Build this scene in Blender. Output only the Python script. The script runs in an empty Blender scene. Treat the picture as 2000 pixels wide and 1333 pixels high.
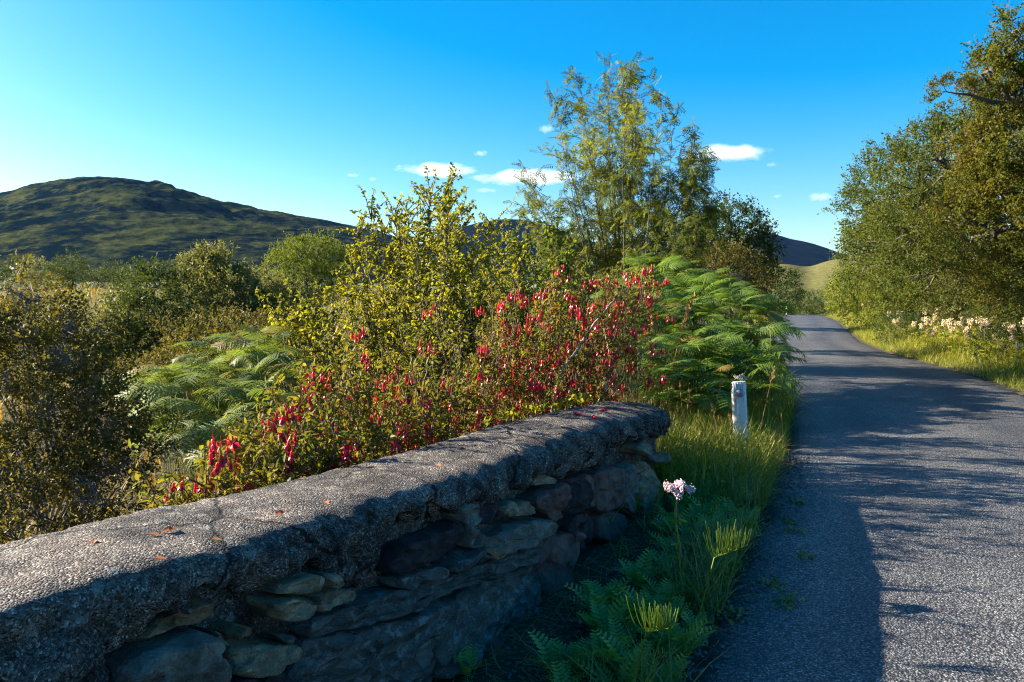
import bpy, math, random
import numpy as np
from mathutils import Vector

random.seed(7)
RNG = np.random.default_rng(11)
sc = bpy.context.scene
COL = sc.collection
R_ = math.radians

# ------------------------------------------------------------------ camera, sky, sun, exposure
EYE = 1.35
F = 1500.0                                     # focal length in pixels of the 2000 px wide photograph
PITCH = math.atan((666.5 - 570) / F)           # camera looks slightly down
cam_d = bpy.data.cameras.new('camera')
cam = bpy.data.objects.new('camera', cam_d)
COL.objects.link(cam)
cam_d.sensor_width = 36.0
cam_d.lens = 36.0 * F / 2000.0
cam_d.clip_start = 0.05
cam_d.clip_end = 30000
cam.location = (0, 0, EYE)
cam.rotation_euler = (math.pi / 2 - PITCH, 0, 0)
sc.camera = cam

SUN_EL = R_(25)
SUN_FWD = R_(15)                                # sun stands to the left, a little ahead of the camera
SUNV = np.array([-math.cos(SUN_FWD) * math.cos(SUN_EL), math.sin(SUN_FWD) * math.cos(SUN_EL), math.sin(SUN_EL)])

world = bpy.data.worlds.new('World')
sc.world = world
world.use_nodes = True
wn = world.node_tree
wn.nodes.clear()
w_out = wn.nodes.new('ShaderNodeOutputWorld')
w_bg = wn.nodes.new('ShaderNodeBackground')
w_sky = wn.nodes.new('ShaderNodeTexSky')
w_sky.sky_type = 'NISHITA'
w_sky.sun_disc = False
w_sky.sun_elevation = SUN_EL
w_sky.sun_rotation = -(math.pi / 2 - SUN_FWD)
w_sky.altitude = 0
w_sky.air_density = 1.0
w_sky.dust_density = 0.95
w_sky.ozone_density = 3.0
w_hs = wn.nodes.new('ShaderNodeHueSaturation')
w_hs.inputs['Saturation'].default_value = 1.6
w_hs.inputs['Hue'].default_value = 0.498
wn.links.new(w_sky.outputs[0], w_hs.inputs['Color'])
wn.links.new(w_hs.outputs[0], w_bg.inputs[0])
w_bg.inputs[1].default_value = 0.060
wn.links.new(w_bg.outputs[0], w_out.inputs[0])

sun_d = bpy.data.lights.new('sun', 'SUN')
sun_d.energy = 5.0
sun_d.angle = R_(0.5)
sun_d.color = (1.0, 0.91, 0.75)
sun = bpy.data.objects.new('sun', sun_d)
COL.objects.link(sun)
sun.rotation_euler = Vector(SUNV).to_track_quat('Z', 'Y').to_euler()

sc.view_settings.view_transform = 'Standard'
sc.view_settings.look = 'None'
sc.view_settings.exposure = 2.1
sc.view_settings.gamma = 1.0
sc.render.engine = 'CYCLES'
sc.cycles.use_denoising = True
sc.cycles.pixel_filter_type = 'BLACKMAN_HARRIS'
sc.cycles.filter_width = 1.15
try:
    sc.cycles.denoiser = 'OPENIMAGEDENOISE'
    sc.cycles.denoising_input_passes = 'RGB_ALBEDO_NORMAL'
    sc.cycles.denoising_prefilter = 'NONE'
except Exception:
    pass
sc.cycles.max_bounces = 8
sc.cycles.diffuse_bounces = 3
sc.cycles.glossy_bounces = 2
sc.cycles.transmission_bounces = 4
sc.cycles.volume_bounces = 6
sc.cycles.sample_clamp_indirect = 6

# ------------------------------------------------------------------ helpers
def ray(px, py):
    """direction of a photograph pixel, scaled so that one unit is one metre of depth along +Y"""
    cx, cy = (px - 1000) / F, (666.5 - py) / F
    y = math.cos(PITCH) + cy * math.sin(PITCH)
    z = -math.sin(PITCH) + cy * math.cos(PITCH)
    return np.array([cx / y, 1.0, z / y])

def at(px, py, depth):
    return np.array([0, 0, EYE]) + ray(px, py) * depth

def sstep(a, b, x):
    t = np.clip((np.asarray(x, float) - a) / (b - a), 0, 1)
    return t * t * (3 - 2 * t)

def _hash(ix, iy, iz, seed):
    n = (ix * 374761393 + iy * 668265263 + iz * 2147483647 + seed * 1274126177) & 0xffffffff
    n = ((n ^ (n >> 13)) * 1274126177) & 0xffffffff
    n = (n ^ (n >> 16)) & 0xffffffff
    return n.astype(np.float64) / 4294967295.0

def vnoise(P, seed=0):
    P = np.asarray(P, float)
    I = np.floor(P).astype(np.int64)
    f = P - I
    f = f * f * (3 - 2 * f)
    out = 0
    for dx in (0, 1):
        wx = f[..., 0] if dx else 1 - f[..., 0]
        for dy in (0, 1):
            wy = f[..., 1] if dy else 1 - f[..., 1]
            for dz in (0, 1):
                wz = f[..., 2] if dz else 1 - f[..., 2]
                out = out + wx * wy * wz * _hash(I[..., 0] + dx, I[..., 1] + dy, I[..., 2] + dz, seed)
    return out * 2 - 1

def fbm(P, octaves=4, seed=0, gain=0.5):
    a, s, o = 1.0, 0.0, 0
    P = np.asarray(P, float)
    for k in range(octaves):
        s = s + a * vnoise(P * (2.0 ** k) + 17.3 * k, seed + k)
        o += a
        a *= gain
    return s / o

def nrm(v):
    v = np.asarray(v, float)
    return v / np.maximum(np.linalg.norm(v, axis=-1, keepdims=True), 1e-9)

class MB:
    """collects geometry for ONE mesh object"""
    def __init__(self):
        self.V, self.T, self.Q, self.n = [], [], [], 0
        self.tm, self.qm = [], []
    def add(self, V, T=None, Q=None, m=0):
        V = np.asarray(V, float).reshape(-1, 3)
        if T is not None and len(T):
            T = np.asarray(T, np.int64).reshape(-1, 3)
            self.T.append(T + self.n)
            self.tm.append(np.full(len(T), m, np.int32))
        if Q is not None and len(Q):
            Q = np.asarray(Q, np.int64).reshape(-1, 4)
            self.Q.append(Q + self.n)
            self.qm.append(np.full(len(Q), m, np.int32))
        self.V.append(V)
        self.n += len(V)
    def tube(self, P, r0, r1=None, sides=5, m=0, cap=True):
        P = np.asarray(P, float)
        k = len(P)
        r = np.linspace(r0, r0 if r1 is None else r1, k) if np.isscalar(r0) else np.asarray(r0, float)
        t = nrm(np.gradient(P, axis=0))
        ref = np.array([0.31, 0.17, 0.93]) if abs(t[:, 2]).mean() < 0.8 else np.array([0.9, 0.3, 0.1])
        a = nrm(np.cross(t, ref))
        b = np.cross(t, a)
        ang = np.arange(sides) * 2 * math.pi / sides
        V = P[:, None] + r[:, None, None] * (np.cos(ang)[None, :, None] * a[:, None] + np.sin(ang)[None, :, None] * b[:, None])
        i = np.arange(k - 1)[:, None] * sides
        j = np.arange(sides)[None]
        j2 = (j + 1) % sides
        Q = np.stack([i + j, i + j2, i + sides + j2, i + sides + j], -1).reshape(-1, 4)
        V = V.reshape(-1, 3)
        T = None
        if cap:
            V = np.vstack([V, P[-1] + t[-1] * r[-1] * 0.5])
            o = (k - 1) * sides
            T = np.array([[o + q, o + (q + 1) % sides, k * sides] for q in range(sides)])
        self.add(V, T, Q, m)
    def inst(self, T, P, D, U, S, m=0):
        """instances of a template (verts, tris, quads) merged into this mesh"""
        tv, tt, tq = T
        P, D, U = np.asarray(P, float), nrm(D), np.asarray(U, float)
        Rr = nrm(np.cross(D, U))
        Uu = np.cross(Rr, D)
        S = np.broadcast_to(np.asarray(S, float), (len(P),))
        V = P[:, None] + S[:, None, None] * (tv[None, :, 0, None] * D[:, None] + tv[None, :, 1, None] * Rr[:, None] + tv[None, :, 2, None] * Uu[:, None])
        off = (np.arange(len(P)) * len(tv))[:, None, None]
        self.add(V, (tt[None] + off).reshape(-1, 3) if tt is not None and len(tt) else None,
                 (tq[None] + off).reshape(-1, 4) if tq is not None and len(tq) else None, m)
    def grid(self, V, m=0, closed=False):
        """V (a,b,3) sheet"""
        a, b = V.shape[:2]
        i = np.arange(a - 1)[:, None] * b
        j = np.arange(b if closed else b - 1)[None]
        j2 = (j + 1) % b
        Q = np.stack([i + j, i + j2, i + b + j2, i + b + j], -1).reshape(-1, 4)
        self.add(V.reshape(-1, 3), None, Q, m)
    def template(self):
        V = np.vstack(self.V)
        return (V, np.vstack(self.T) if self.T else None, np.vstack(self.Q) if self.Q else None)
    def mesh(self, name, mats, smooth=False):
        V = np.vstack(self.V).astype(np.float32)
        T = np.vstack(self.T) if self.T else np.zeros((0, 3), np.int64)
        Q = np.vstack(self.Q) if self.Q else np.zeros((0, 4), np.int64)
        me = bpy.data.meshes.new(name)
        me.vertices.add(len(V))
        me.vertices.foreach_set('co', V.ravel())
        L = np.concatenate([T.ravel(), Q.ravel()]).astype(np.int32)
        me.loops.add(len(L))
        me.loops.foreach_set('vertex_index', L)
        me.polygons.add(len(T) + len(Q))
        st = np.concatenate([np.arange(len(T)) * 3, len(T) * 3 + np.arange(len(Q)) * 4]).astype(np.int32)
        me.polygons.foreach_set('loop_start', st)
        if not isinstance(mats, (list, tuple)):
            mats = [mats]
        for mm in mats:
            me.materials.append(mm)
        if len(mats) > 1:
            me.polygons.foreach_set('material_index', np.concatenate(self.tm + self.qm).astype(np.int32))
        if smooth:
            me.polygons.foreach_set('use_smooth', np.ones(len(T) + len(Q), bool))
        me.update(calc_edges=True)
        return me
    def build(self, name, mats, parent=None, smooth=False, loc=None):
        return link(name, self.mesh(name, mats, smooth), parent, loc)

def link(name, me, parent=None, loc=None):
    o = bpy.data.objects.new(name, me)
    COL.objects.link(o)
    if loc is not None:
        o.location = loc
    if parent is not None:
        o.parent = parent
    return o

def tag(o, label=None, cat=None, group=None, kind=None):
    if label: o['label'] = label
    if cat: o['category'] = cat
    if group: o['group'] = group
    if kind: o['kind'] = kind
    return o

def empty(name, loc=(0, 0, 0), label=None, cat=None, group=None):
    o = bpy.data.objects.new(name, None)
    o.empty_display_size = 0.1
    COL.objects.link(o)
    o.location = loc
    return tag(o, label, cat, group)

def rot_frame(o, loc, D, U, s=1.0):
    """place an object: local X along D, local Z close to U"""
    from mathutils import Matrix
    D = nrm(D); Rr = nrm(np.cross(D, U)); Uu = np.cross(Rr, D)
    L = -Rr
    o.matrix_basis = Matrix(((D[0] * s, L[0] * s, Uu[0] * s, loc[0]), (D[1] * s, L[1] * s, Uu[1] * s, loc[1]),
                             (D[2] * s, L[2] * s, Uu[2] * s, loc[2]), (0, 0, 0, 1)))

# ------------------------------------------------------------------ materials
def new_mat(name):
    m = bpy.data.materials.new(name)
    m.use_nodes = True
    nt = m.node_tree
    return m, nt, nt.nodes['Principled BSDF'], nt.nodes['Material Output']

def ramp(nt, stops, interp='LINEAR'):
    r = nt.nodes.new('ShaderNodeValToRGB')
    r.color_ramp.interpolation = interp
    e = r.color_ramp.elements
    while len(e) < len(stops):
        e.new(0.5)
    for k, (p, c) in enumerate(stops):
        e[k].position = p
        e[k].color = (*c, 1) if len(c) == 3 else c
    return r

def noise(nt, scale, detail=6, rough=0.6, coord='Object', vec=None, dist=0.0):
    n = nt.nodes.new('ShaderNodeTexNoise')
    n.inputs['Scale'].default_value = scale
    n.inputs['Detail'].default_value = detail
    n.inputs['Roughness'].default_value = rough
    n.inputs['Distortion'].default_value = dist
    if vec is None:
        tc = nt.nodes.new('ShaderNodeTexCoord')
        nt.links.new(tc.outputs[coord], n.inputs['Vector'])
    else:
        nt.links.new(vec, n.inputs['Vector'])
    return n

def mixc(nt, fac, a, b, mode='MIX'):
    m = nt.nodes.new('ShaderNodeMix')
    m.data_type = 'RGBA'
    m.blend_type = mode
    if isinstance(fac, (int, float)): m.inputs[0].default_value = fac
    else: nt.links.new(fac, m.inputs[0])
    for k, v in ((6, a), (7, b)):
        if isinstance(v, tuple): m.inputs[k].default_value = (*v, 1)
        else: nt.links.new(v, m.inputs[k])
    return m.outputs[2]

def leaf_mat(name, cols, trans=0.42, tint=(1.9, 1.75, 0.9), rough=0.6, spec=0.16, patch=None):
    """cols: base colours, one picked per leaf; thin leaves let light through"""
    m, nt, b, out = new_mat(name)
    g = nt.nodes.new('ShaderNodeNewGeometry')
    r = ramp(nt, [(i / max(1, len(cols) - 1), tuple(x * 1.25 for x in c)) for i, c in enumerate(cols)])
    nt.links.new(g.outputs['Random Per Island'], r.inputs[0])
    c = r.outputs[0]
    if patch:
        n = noise(nt, patch[0], 3, 0.6)
        rr = ramp(nt, [(0.42, (0, 0, 0)), (0.62, (1, 1, 1))])
        nt.links.new(n.outputs[0], rr.inputs[0])
        c = mixc(nt, rr.outputs[0], c, mixc(nt, 0.75, c, patch[1]))
    nt.links.new(c, b.inputs['Base Color'])
    b.inputs['Roughness'].default_value = rough
    b.inputs['Specular IOR Level'].default_value = spec
    t = nt.nodes.new('ShaderNodeBsdfTranslucent')
    nt.links.new(mixc(nt, 1.0, c, tint, 'MULTIPLY'), t.inputs['Color'])
    mx = nt.nodes.new('ShaderNodeMixShader')
    mx.inputs[0].default_value = trans
    nt.links.new(b.outputs[0], mx.inputs[1])
    nt.links.new(t.outputs[0], mx.inputs[2])
    nt.links.new(mx.outputs[0], out.inputs['Surface'])
    return m

def bark_mat(name, c1, c2, scale=30, rough=0.85):
    m, nt, b, out = new_mat(name)
    n = noise(nt, scale, 5, 0.65)
    r = ramp(nt, [(0.3, c1), (0.7, c2)])
    nt.links.new(n.outputs[0], r.inputs[0])
    nt.links.new(r.outputs[0], b.inputs['Base Color'])
    b.inputs['Roughness'].default_value = rough
    bp = nt.nodes.new('ShaderNodeBump')
    bp.inputs['Strength'].default_value = 0.5
    bp.inputs['Distance'].default_value = 0.01
    nt.links.new(n.outputs[0], bp.inputs['Height'])
    nt.links.new(bp.outputs[0], b.inputs['Normal'])
    return m

def plain_mat(name, c, rough=0.6, spec=0.3, var=0.25, scale=40):
    m, nt, b, out = new_mat(name)
    n = noise(nt, scale, 4, 0.6)
    r = ramp(nt, [(0.25, tuple(x * (1 - var) for x in c)), (0.75, tuple(min(1, x * (1 + var)) for x in c))])
    nt.links.new(n.outputs[0], r.inputs[0])
    nt.links.new(r.outputs[0], b.inputs['Base Color'])
    b.inputs['Roughness'].default_value = rough
    b.inputs['Specular IOR Level'].default_value = spec
    return m

def hill_mat(name, grass1, grass2, heath, scale=0.004, amount=0.5):
    m, nt, b, out = new_mat(name)
    tc = nt.nodes.new('ShaderNodeTexCoord')
    mp = nt.nodes.new('ShaderNodeMapping')
    mp.inputs['Scale'].default_value = (1.0, 0.8, 2.4)
    nt.links.new(tc.outputs['Object'], mp.inputs[0])
    n1 = noise(nt, scale, 8, 0.62, vec=mp.outputs[0], dist=0.5)
    n2 = noise(nt, scale * 6, 6, 0.65, vec=mp.outputs[0])
    n3 = noise(nt, scale * 30, 4, 0.7, vec=mp.outputs[0])
    g = mixc(nt, n2.outputs[0], grass1, grass2)
    f = ramp(nt, [(amount - 0.06, (0, 0, 0)), (amount + 0.06, (1, 1, 1))])
    add = nt.nodes.new('ShaderNodeMath'); add.operation = 'MULTIPLY_ADD'
    add.inputs[1].default_value = 0.35
    nt.links.new(n2.outputs[0], add.inputs[0])
    sub = nt.nodes.new('ShaderNodeMath'); sub.operation = 'MULTIPLY_ADD'
    sub.inputs[1].default_value = 0.75; sub.inputs[2].default_value = -0.05
    nt.links.new(n1.outputs[0], sub.inputs[0])
    nt.links.new(sub.outputs[0], add.inputs[2])
    nt.links.new(add.outputs[0], f.inputs[0])
    c = mixc(nt, f.outputs[0], g, heath)
    sp = ramp(nt, [(0.3, (0.55, 0.55, 0.55)), (0.7, (1.35, 1.35, 1.35))])
    nt.links.new(n3.outputs[0], sp.inputs[0])
    c = mixc(nt, 1.0, c, sp.outputs[0], 'MULTIPLY')
    nt.links.new(c, b.inputs['Base Color'])
    b.inputs['Roughness'].default_value = 1.0
    b.inputs['Specular IOR Level'].default_value = 0.0
    bp = nt.nodes.new('ShaderNodeBump')
    bp.inputs['Strength'].default_value = 0.6
    bp.inputs['Distance'].default_value = 6.0
    nt.links.new(n2.outputs[0], bp.inputs['Height'])
    nt.links.new(bp.outputs[0], b.inputs['Normal'])
    return m

# chip-seal road
def road_mat():
    m, nt, b, out = new_mat('chipseal')
    tc = nt.nodes.new('ShaderNodeTexCoord')
    v = nt.nodes.new('ShaderNodeTexVoronoi'); v.inputs['Scale'].default_value = 120
    v.inputs['Randomness'].default_value = 1.0
    nt.links.new(tc.outputs['Object'], v.inputs['Vector'])
    sep = nt.nodes.new('ShaderNodeSeparateColor')
    nt.links.new(v.outputs['Color'], sep.inputs[0])
    chip = ramp(nt, [(0.0, (0.026, 0.026, 0.027)), (0.35, (0.105, 0.103, 0.104)), (0.7, (0.195, 0.189, 0.184)), (0.93, (0.28, 0.265, 0.25)), (1.0, (0.46, 0.42, 0.39))])
    nt.links.new(sep.outputs[0], chip.inputs[0])
    gap = ramp(nt, [(0.30, (1, 1, 1)), (0.62, (0.22, 0.22, 0.24))])
    nt.links.new(v.outputs['Distance'], gap.inputs[0])
    c = mixc(nt, 1.0, chip.outputs[0], gap.outputs[0], 'MULTIPLY')
    big = noise(nt, 0.9, 6, 0.65)
    wear = ramp(nt, [(0.3, (0.62, 0.63, 0.66)), (0.52, (1, 1, 1)), (0.72, (1.30, 1.27, 1.22))])
    nt.links.new(big.outputs[0], wear.inputs[0])
    c = mixc(nt, 1.0, c, wear.outputs[0], 'MULTIPLY')
    at_ = nt.nodes.new('ShaderNodeAttribute'); at_.attribute_name = 'across'
    wob = noise(nt, 0.35, 4, 0.6)
    wa = nt.nodes.new('ShaderNodeMath'); wa.operation = 'MULTIPLY_ADD'; wa.inputs[1].default_value = 0.22
    nt.links.new(wob.outputs[0], wa.inputs[0]); nt.links.new(at_.outputs['Fac'], wa.inputs[2])
    trk = ramp(nt, [(0.12, (0.55, 0.54, 0.52)), (0.24, (1.08, 1.08, 1.06)), (0.36, (0.70, 0.71, 0.74)), (0.48, (1.14, 1.12, 1.08)), (0.64, (1.14, 1.12, 1.08)), (0.78, (0.70, 0.71, 0.74)), (0.92, (1.08, 1.07, 1.05)), (1.05, (0.8, 0.79, 0.76))])
    nt.links.new(wa.outputs[0], trk.inputs[0])
    c = mixc(nt, 1.0, c, trk.outputs[0], 'MULTIPLY')
    tar = noise(nt, 4.5, 5, 0.7)
    tr = ramp(nt, [(0.60, (0, 0, 0)), (0.72, (1, 1, 1))])
    nt.links.new(tar.outputs[0], tr.inputs[0])
    c = mixc(nt, tr.outputs[0], c, mixc(nt, 0.45, c, (0.03, 0.03, 0.033)))
    nt.links.new(c, b.inputs['Base Color'])
    b.inputs['Roughness'].default_value = 0.6
    b.inputs['Specular IOR Level'].default_value = 0.45
    inv = nt.nodes.new('ShaderNodeMath'); inv.operation = 'MULTIPLY_ADD'
    inv.inputs[1].default_value = -1.0; inv.inputs[2].default_value = 1.0
    nt.links.new(v.outputs['Distance'], inv.inputs[0])
    ad = nt.nodes.new('ShaderNodeMath'); ad.operation = 'MULTIPLY_ADD'; ad.inputs[1].default_value = 0.8
    nt.links.new(sep.outputs[1], ad.inputs[0])
    nt.links.new(inv.outputs[0], ad.inputs[2])
    bp = nt.nodes.new('ShaderNodeBump')
    bp.inputs['Strength'].default_value = 0.75
    bp.inputs['Distance'].default_value = 0.006
    nt.links.new(ad.outputs[0], bp.inputs['Height'])
    nt.links.new(bp.outputs[0], b.inputs['Normal'])
    return m

def mortar_mat():
    m, nt, b, out = new_mat('weathered_mortar')
    v = nt.nodes.new('ShaderNodeTexVoronoi'); v.inputs['Scale'].default_value = 210
    tc = nt.nodes.new('ShaderNodeTexCoord')
    nt.links.new(tc.outputs['Object'], v.inputs['Vector'])
    sep = nt.nodes.new('ShaderNodeSeparateColor')
    nt.links.new(v.outputs['Color'], sep.inputs[0])
    pe = ramp(nt, [(0.0, (0.026, 0.022, 0.019)), (0.4, (0.085, 0.074, 0.065)), (0.8, (0.145, 0.126, 0.110)), (0.95, (0.26, 0.23, 0.20)), (1.0, (0.42, 0.38, 0.34))])
    nt.links.new(sep.outputs[0], pe.inputs[0])
    n = noise(nt, 7, 8, 0.7)
    st = ramp(nt, [(0.34, (0.30, 0.30, 0.32)), (0.5, (0.9, 0.88, 0.87)), (0.66, (1.5, 1.42, 1.36))])
    nt.links.new(n.outputs[0], st.inputs[0])
    c = mixc(nt, 1.0, pe.outputs[0], st.outputs[0], 'MULTIPLY')
    bl = noise(nt, 3.1, 7, 0.75)
    br = ramp(nt, [(0.40, (0.45, 0.43, 0.42)), (0.52, (1, 1, 1)), (0.66, (1.45, 1.36, 1.26))])
    nt.links.new(bl.outputs[0], br.inputs[0])
    c = mixc(nt, 1.0, c, br.outputs[0], 'MULTIPLY')
    li = noise(nt, 22, 7, 0.78)
    lr = ramp(nt, [(0.585, (0, 0, 0)), (0.62, (1, 1, 1))])
    nt.links.new(li.outputs[0], lr.inputs[0])
    c = mixc(nt, lr.outputs[0], c, mixc(nt, 0.55, c, (0.27, 0.27, 0.25)))
    wv = nt.nodes.new('ShaderNodeVectorMath'); wv.operation = 'MULTIPLY_ADD'
    wn_ = noise(nt, 9, 4, 0.6)
    wv.inputs[1].default_value = (0.09, 0.09, 0.09)
    nt.links.new(wn_.outputs['Color'], wv.inputs[0]); nt.links.new(tc.outputs['Object'], wv.inputs[2])
    lv = nt.nodes.new('ShaderNodeTexVoronoi'); lv.inputs['Scale'].default_value = 15
    nt.links.new(wv.outputs[0], lv.inputs['Vector'])
    lsep = nt.nodes.new('ShaderNodeSeparateColor'); nt.links.new(lv.outputs['Color'], lsep.inputs[0])
    lth = nt.nodes.new('ShaderNodeMath'); lth.operation = 'MULTIPLY'; lth.inputs[1].default_value = 0.42
    nt.links.new(lsep.outputs[0], lth.inputs[0])
    lcm = nt.nodes.new('ShaderNodeMath'); lcm.operation = 'LESS_THAN'
    lpw = nt.nodes.new('ShaderNodeMath'); lpw.operation = 'SUBTRACT'; lpw.inputs[1].default_value = 0.10
    nt.links.new(lth.outputs[0], lpw.inputs[0])
    nt.links.new(lv.outputs['Distance'], lcm.inputs[0]); nt.links.new(lpw.outputs[0], lcm.inputs[1])
    lam = nt.nodes.new('ShaderNodeMath'); lam.operation = 'MULTIPLY'; lam.inputs[1].default_value = 0.5
    nt.links.new(lcm.outputs[0], lam.inputs[0])
    c = mixc(nt, lam.outputs[0], c, (0.26, 0.26, 0.23))
    cv = nt.nodes.new('ShaderNodeTexVoronoi'); cv.feature = 'DISTANCE_TO_EDGE'; cv.inputs['Scale'].default_value = 1.9
    nt.links.new(wv.outputs[0], cv.inputs['Vector'])
    cr = ramp(nt, [(0.004, (0.12, 0.12, 0.12)), (0.016, (1, 1, 1))])
    nt.links.new(cv.outputs['Distance'], cr.inputs[0])
    c = mixc(nt, 1.0, c, cr.outputs[0], 'MULTIPLY')
    nt.links.new(c, b.inputs['Base Color'])
    b.inputs['Roughness'].default_value = 0.85
    b.inputs['Specular IOR Level'].default_value = 0.25
    ad = nt.nodes.new('ShaderNodeMath'); ad.operation = 'MULTIPLY_ADD'; ad.inputs[1].default_value = -0.9
    a2 = nt.nodes.new('ShaderNodeMath'); a2.operation = 'MULTIPLY_ADD'; a2.inputs[1].default_value = 0.9
    nt.links.new(cr.outputs[0], a2.inputs[0]); nt.links.new(li.outputs[0], a2.inputs[2])
    nt.links.new(v.outputs['Distance'], ad.inputs[0])
    nt.links.new(a2.outputs[0], ad.inputs[2])
    bp = nt.nodes.new('ShaderNodeBump')
    bp.inputs['Strength'].default_value = 0.95
    bp.inputs['Distance'].default_value = 0.008
    nt.links.new(ad.outputs[0], bp.inputs['Height'])
    nt.links.new(bp.outputs[0], b.inputs['Normal'])
    return m

def stone_mat(name, c1, c2, layer=0.0, lichen=0.25):
    m, nt, b, out = new_mat(name)
    tc = nt.nodes.new('ShaderNodeTexCoord')
    mp = nt.nodes.new('ShaderNodeMapping')
    mp.inputs['Scale'].default_value = (1, 1, 1 + 5 * layer)
    nt.links.new(tc.outputs['Object'], mp.inputs[0])
    n = noise(nt, 9, 8, 0.68, vec=mp.outputs[0], dist=0.3)
    r = ramp(nt, [(0.3, c1), (0.68, c2)])
    nt.links.new(n.outputs[0], r.inputs[0])
    sp = noise(nt, 160, 3, 0.7)
    spr = ramp(nt, [(0.35, (0.7, 0.7, 0.7)), (0.6, (1.15, 1.15, 1.15)), (0.74, (1.9, 1.9, 1.9))])
    nt.links.new(sp.outputs[0], spr.inputs[0])
    c = mixc(nt, 1.0, r.outputs[0], spr.outputs[0], 'MULTIPLY')
    li = noise(nt, 21, 7, 0.72)
    lr = ramp(nt, [(0.66 - lichen * 0.25, (0, 0, 0)), (0.72 - lichen * 0.25, (1, 1, 1))])
    nt.links.new(li.outputs[0], lr.inputs[0])
    c = mixc(nt, lr.outputs[0], c, mixc(nt, 0.6, c, (0.18, 0.20, 0.19)))
    nt.links.new(c, b.inputs['Base Color'])
    b.inputs['Roughness'].default_value = 0.75
    b.inputs['Specular IOR Level'].default_value = 0.35
    bp = nt.nodes.new('ShaderNodeBump')
    bp.inputs['Strength'].default_value = 0.8
    bp.inputs['Distance'].default_value = 0.028
    nt.links.new(n.outputs[0], bp.inputs['Height'])
    fw = nt.nodes.new('ShaderNodeVectorMath'); fw.operation = 'MULTIPLY_ADD'; fw.inputs[1].default_value = (0.05, 0.05, 0.05)
    nt.links.new(n.outputs['Color'], fw.inputs[0]); nt.links.new(mp.outputs[0], fw.inputs[2])
    fv = nt.nodes.new('ShaderNodeTexVoronoi'); fv.inputs['Scale'].default_value = 13
    nt.links.new(fw.outputs[0], fv.inputs['Vector'])
    bp3 = nt.nodes.new('ShaderNodeBump'); bp3.inputs['Strength'].default_value = 0.9; bp3.inputs['Distance'].default_value = 0.03
    nt.links.new(fv.outputs['Distance'], bp3.inputs['Height']); nt.links.new(bp.outputs[0], bp3.inputs['Normal'])
    bp = bp3
    bp2 = nt.nodes.new('ShaderNodeBump')
    bp2.inputs['Strength'].default_value = 0.4
    bp2.inputs['Distance'].default_value = 0.004
    nt.links.new(sp.outputs[0], bp2.inputs['Height'])
    nt.links.new(bp.outputs[0], bp2.inputs['Normal'])
    nt.links.new(bp2.outputs[0], b.inputs['Normal'])
    return m

def ground_mat():
    m, nt, b, out = new_mat('soil_and_turf')
    n1 = noise(nt, 0.05, 6, 0.6)
    n2 = noise(nt, 2.2, 8, 0.7)
    soil = ramp(nt, [(0.3, (0.022, 0.020, 0.016)), (0.55, (0.055, 0.050, 0.030)), (0.75, (0.10, 0.085, 0.05))])
    nt.links.new(n2.outputs[0], soil.inputs[0])
    turf = ramp(nt, [(0.3, (0.045, 0.055, 0.012)), (0.5, (0.10, 0.085, 0.02)), (0.75, (0.17, 0.115, 0.03))])
    nt.links.new(n1.outputs[0], turf.inputs[0])
    tc = nt.nodes.new('ShaderNodeTexCoord')
    ln = nt.nodes.new('ShaderNodeVectorMath'); ln.operation = 'LENGTH'
    nt.links.new(tc.outputs['Object'], ln.inputs[0])
    mr = nt.nodes.new('ShaderNodeMapRange')
    mr.inputs['From Min'].default_value = 14; mr.inputs['From Max'].default_value = 45
    nt.links.new(ln.outputs['Value'], mr.inputs['Value'])
    c = mixc(nt, mr.outputs[0], soil.outputs[0], turf.outputs[0])
    # greener fields far down the valley
    mr2 = nt.nodes.new('ShaderNodeMapRange')
    mr2.inputs['From Min'].default_value = 300; mr2.inputs['From Max'].default_value = 500
    nt.links.new(ln.outputs['Value'], mr2.inputs['Value'])
    n3 = noise(nt, 0.006, 4, 0.5)
    fld = ramp(nt, [(0.38, (0.035, 0.085, 0.018)), (0.5, (0.07, 0.10, 0.025)), (0.62, (0.13, 0.10, 0.035))])
    nt.links.new(n3.outputs[0], fld.inputs[0])
    c = mixc(nt, mr2.outputs[0], c, fld.outputs[0])
    nt.links.new(c, b.inputs['Base Color'])
    b.inputs['Roughness'].default_value = 0.95
    b.inputs['Specular IOR Level'].default_value = 0.15
    bp = nt.nodes.new('ShaderNodeBump')
    bp.inputs['Strength'].default_value = 0.8; bp.inputs['Distance'].default_value = 0.05
    nt.links.new(n2.outputs[0], bp.inputs['Height'])
    nt.links.new(bp.outputs[0], b.inputs['Normal'])
    return m

M = {}
M['ground'] = ground_mat()
M['road'] = road_mat()
M['mortar'] = mortar_mat()
M['st_slab'] = stone_mat('grey_green_schist', (0.020, 0.023, 0.022), (0.10, 0.104, 0.092), 0.25, 0.5)
M['st_dark'] = stone_mat('dark_purple_stone', (0.010, 0.007, 0.008), (0.030, 0.021, 0.022), 0.2, 0.0)
M['st_beige'] = stone_mat('beige_sandstone', (0.07, 0.048, 0.03), (0.32, 0.23, 0.14), 0.3, 0.2)
M['st_red'] = stone_mat('reddish_stone', (0.035, 0.019, 0.017), (0.17, 0.092, 0.074), 0.0, 0.05)
M['st_blue'] = stone_mat('blue_grey_stone', (0.032, 0.035, 0.035), (0.17, 0.155, 0.12), 0.1, 0.35)
M['st_orange'] = stone_mat('ochre_stone', (0.07, 0.036, 0.017), (0.26, 0.15, 0.07), 0.0, 0.15)
M['bark'] = bark_mat('grey_brown_bark', (0.035, 0.028, 0.02), (0.12, 0.10, 0.08))
M['bark_pale'] = bark_mat('pale_peeling_bark', (0.16, 0.115, 0.075), (0.38, 0.29, 0.20))
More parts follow.
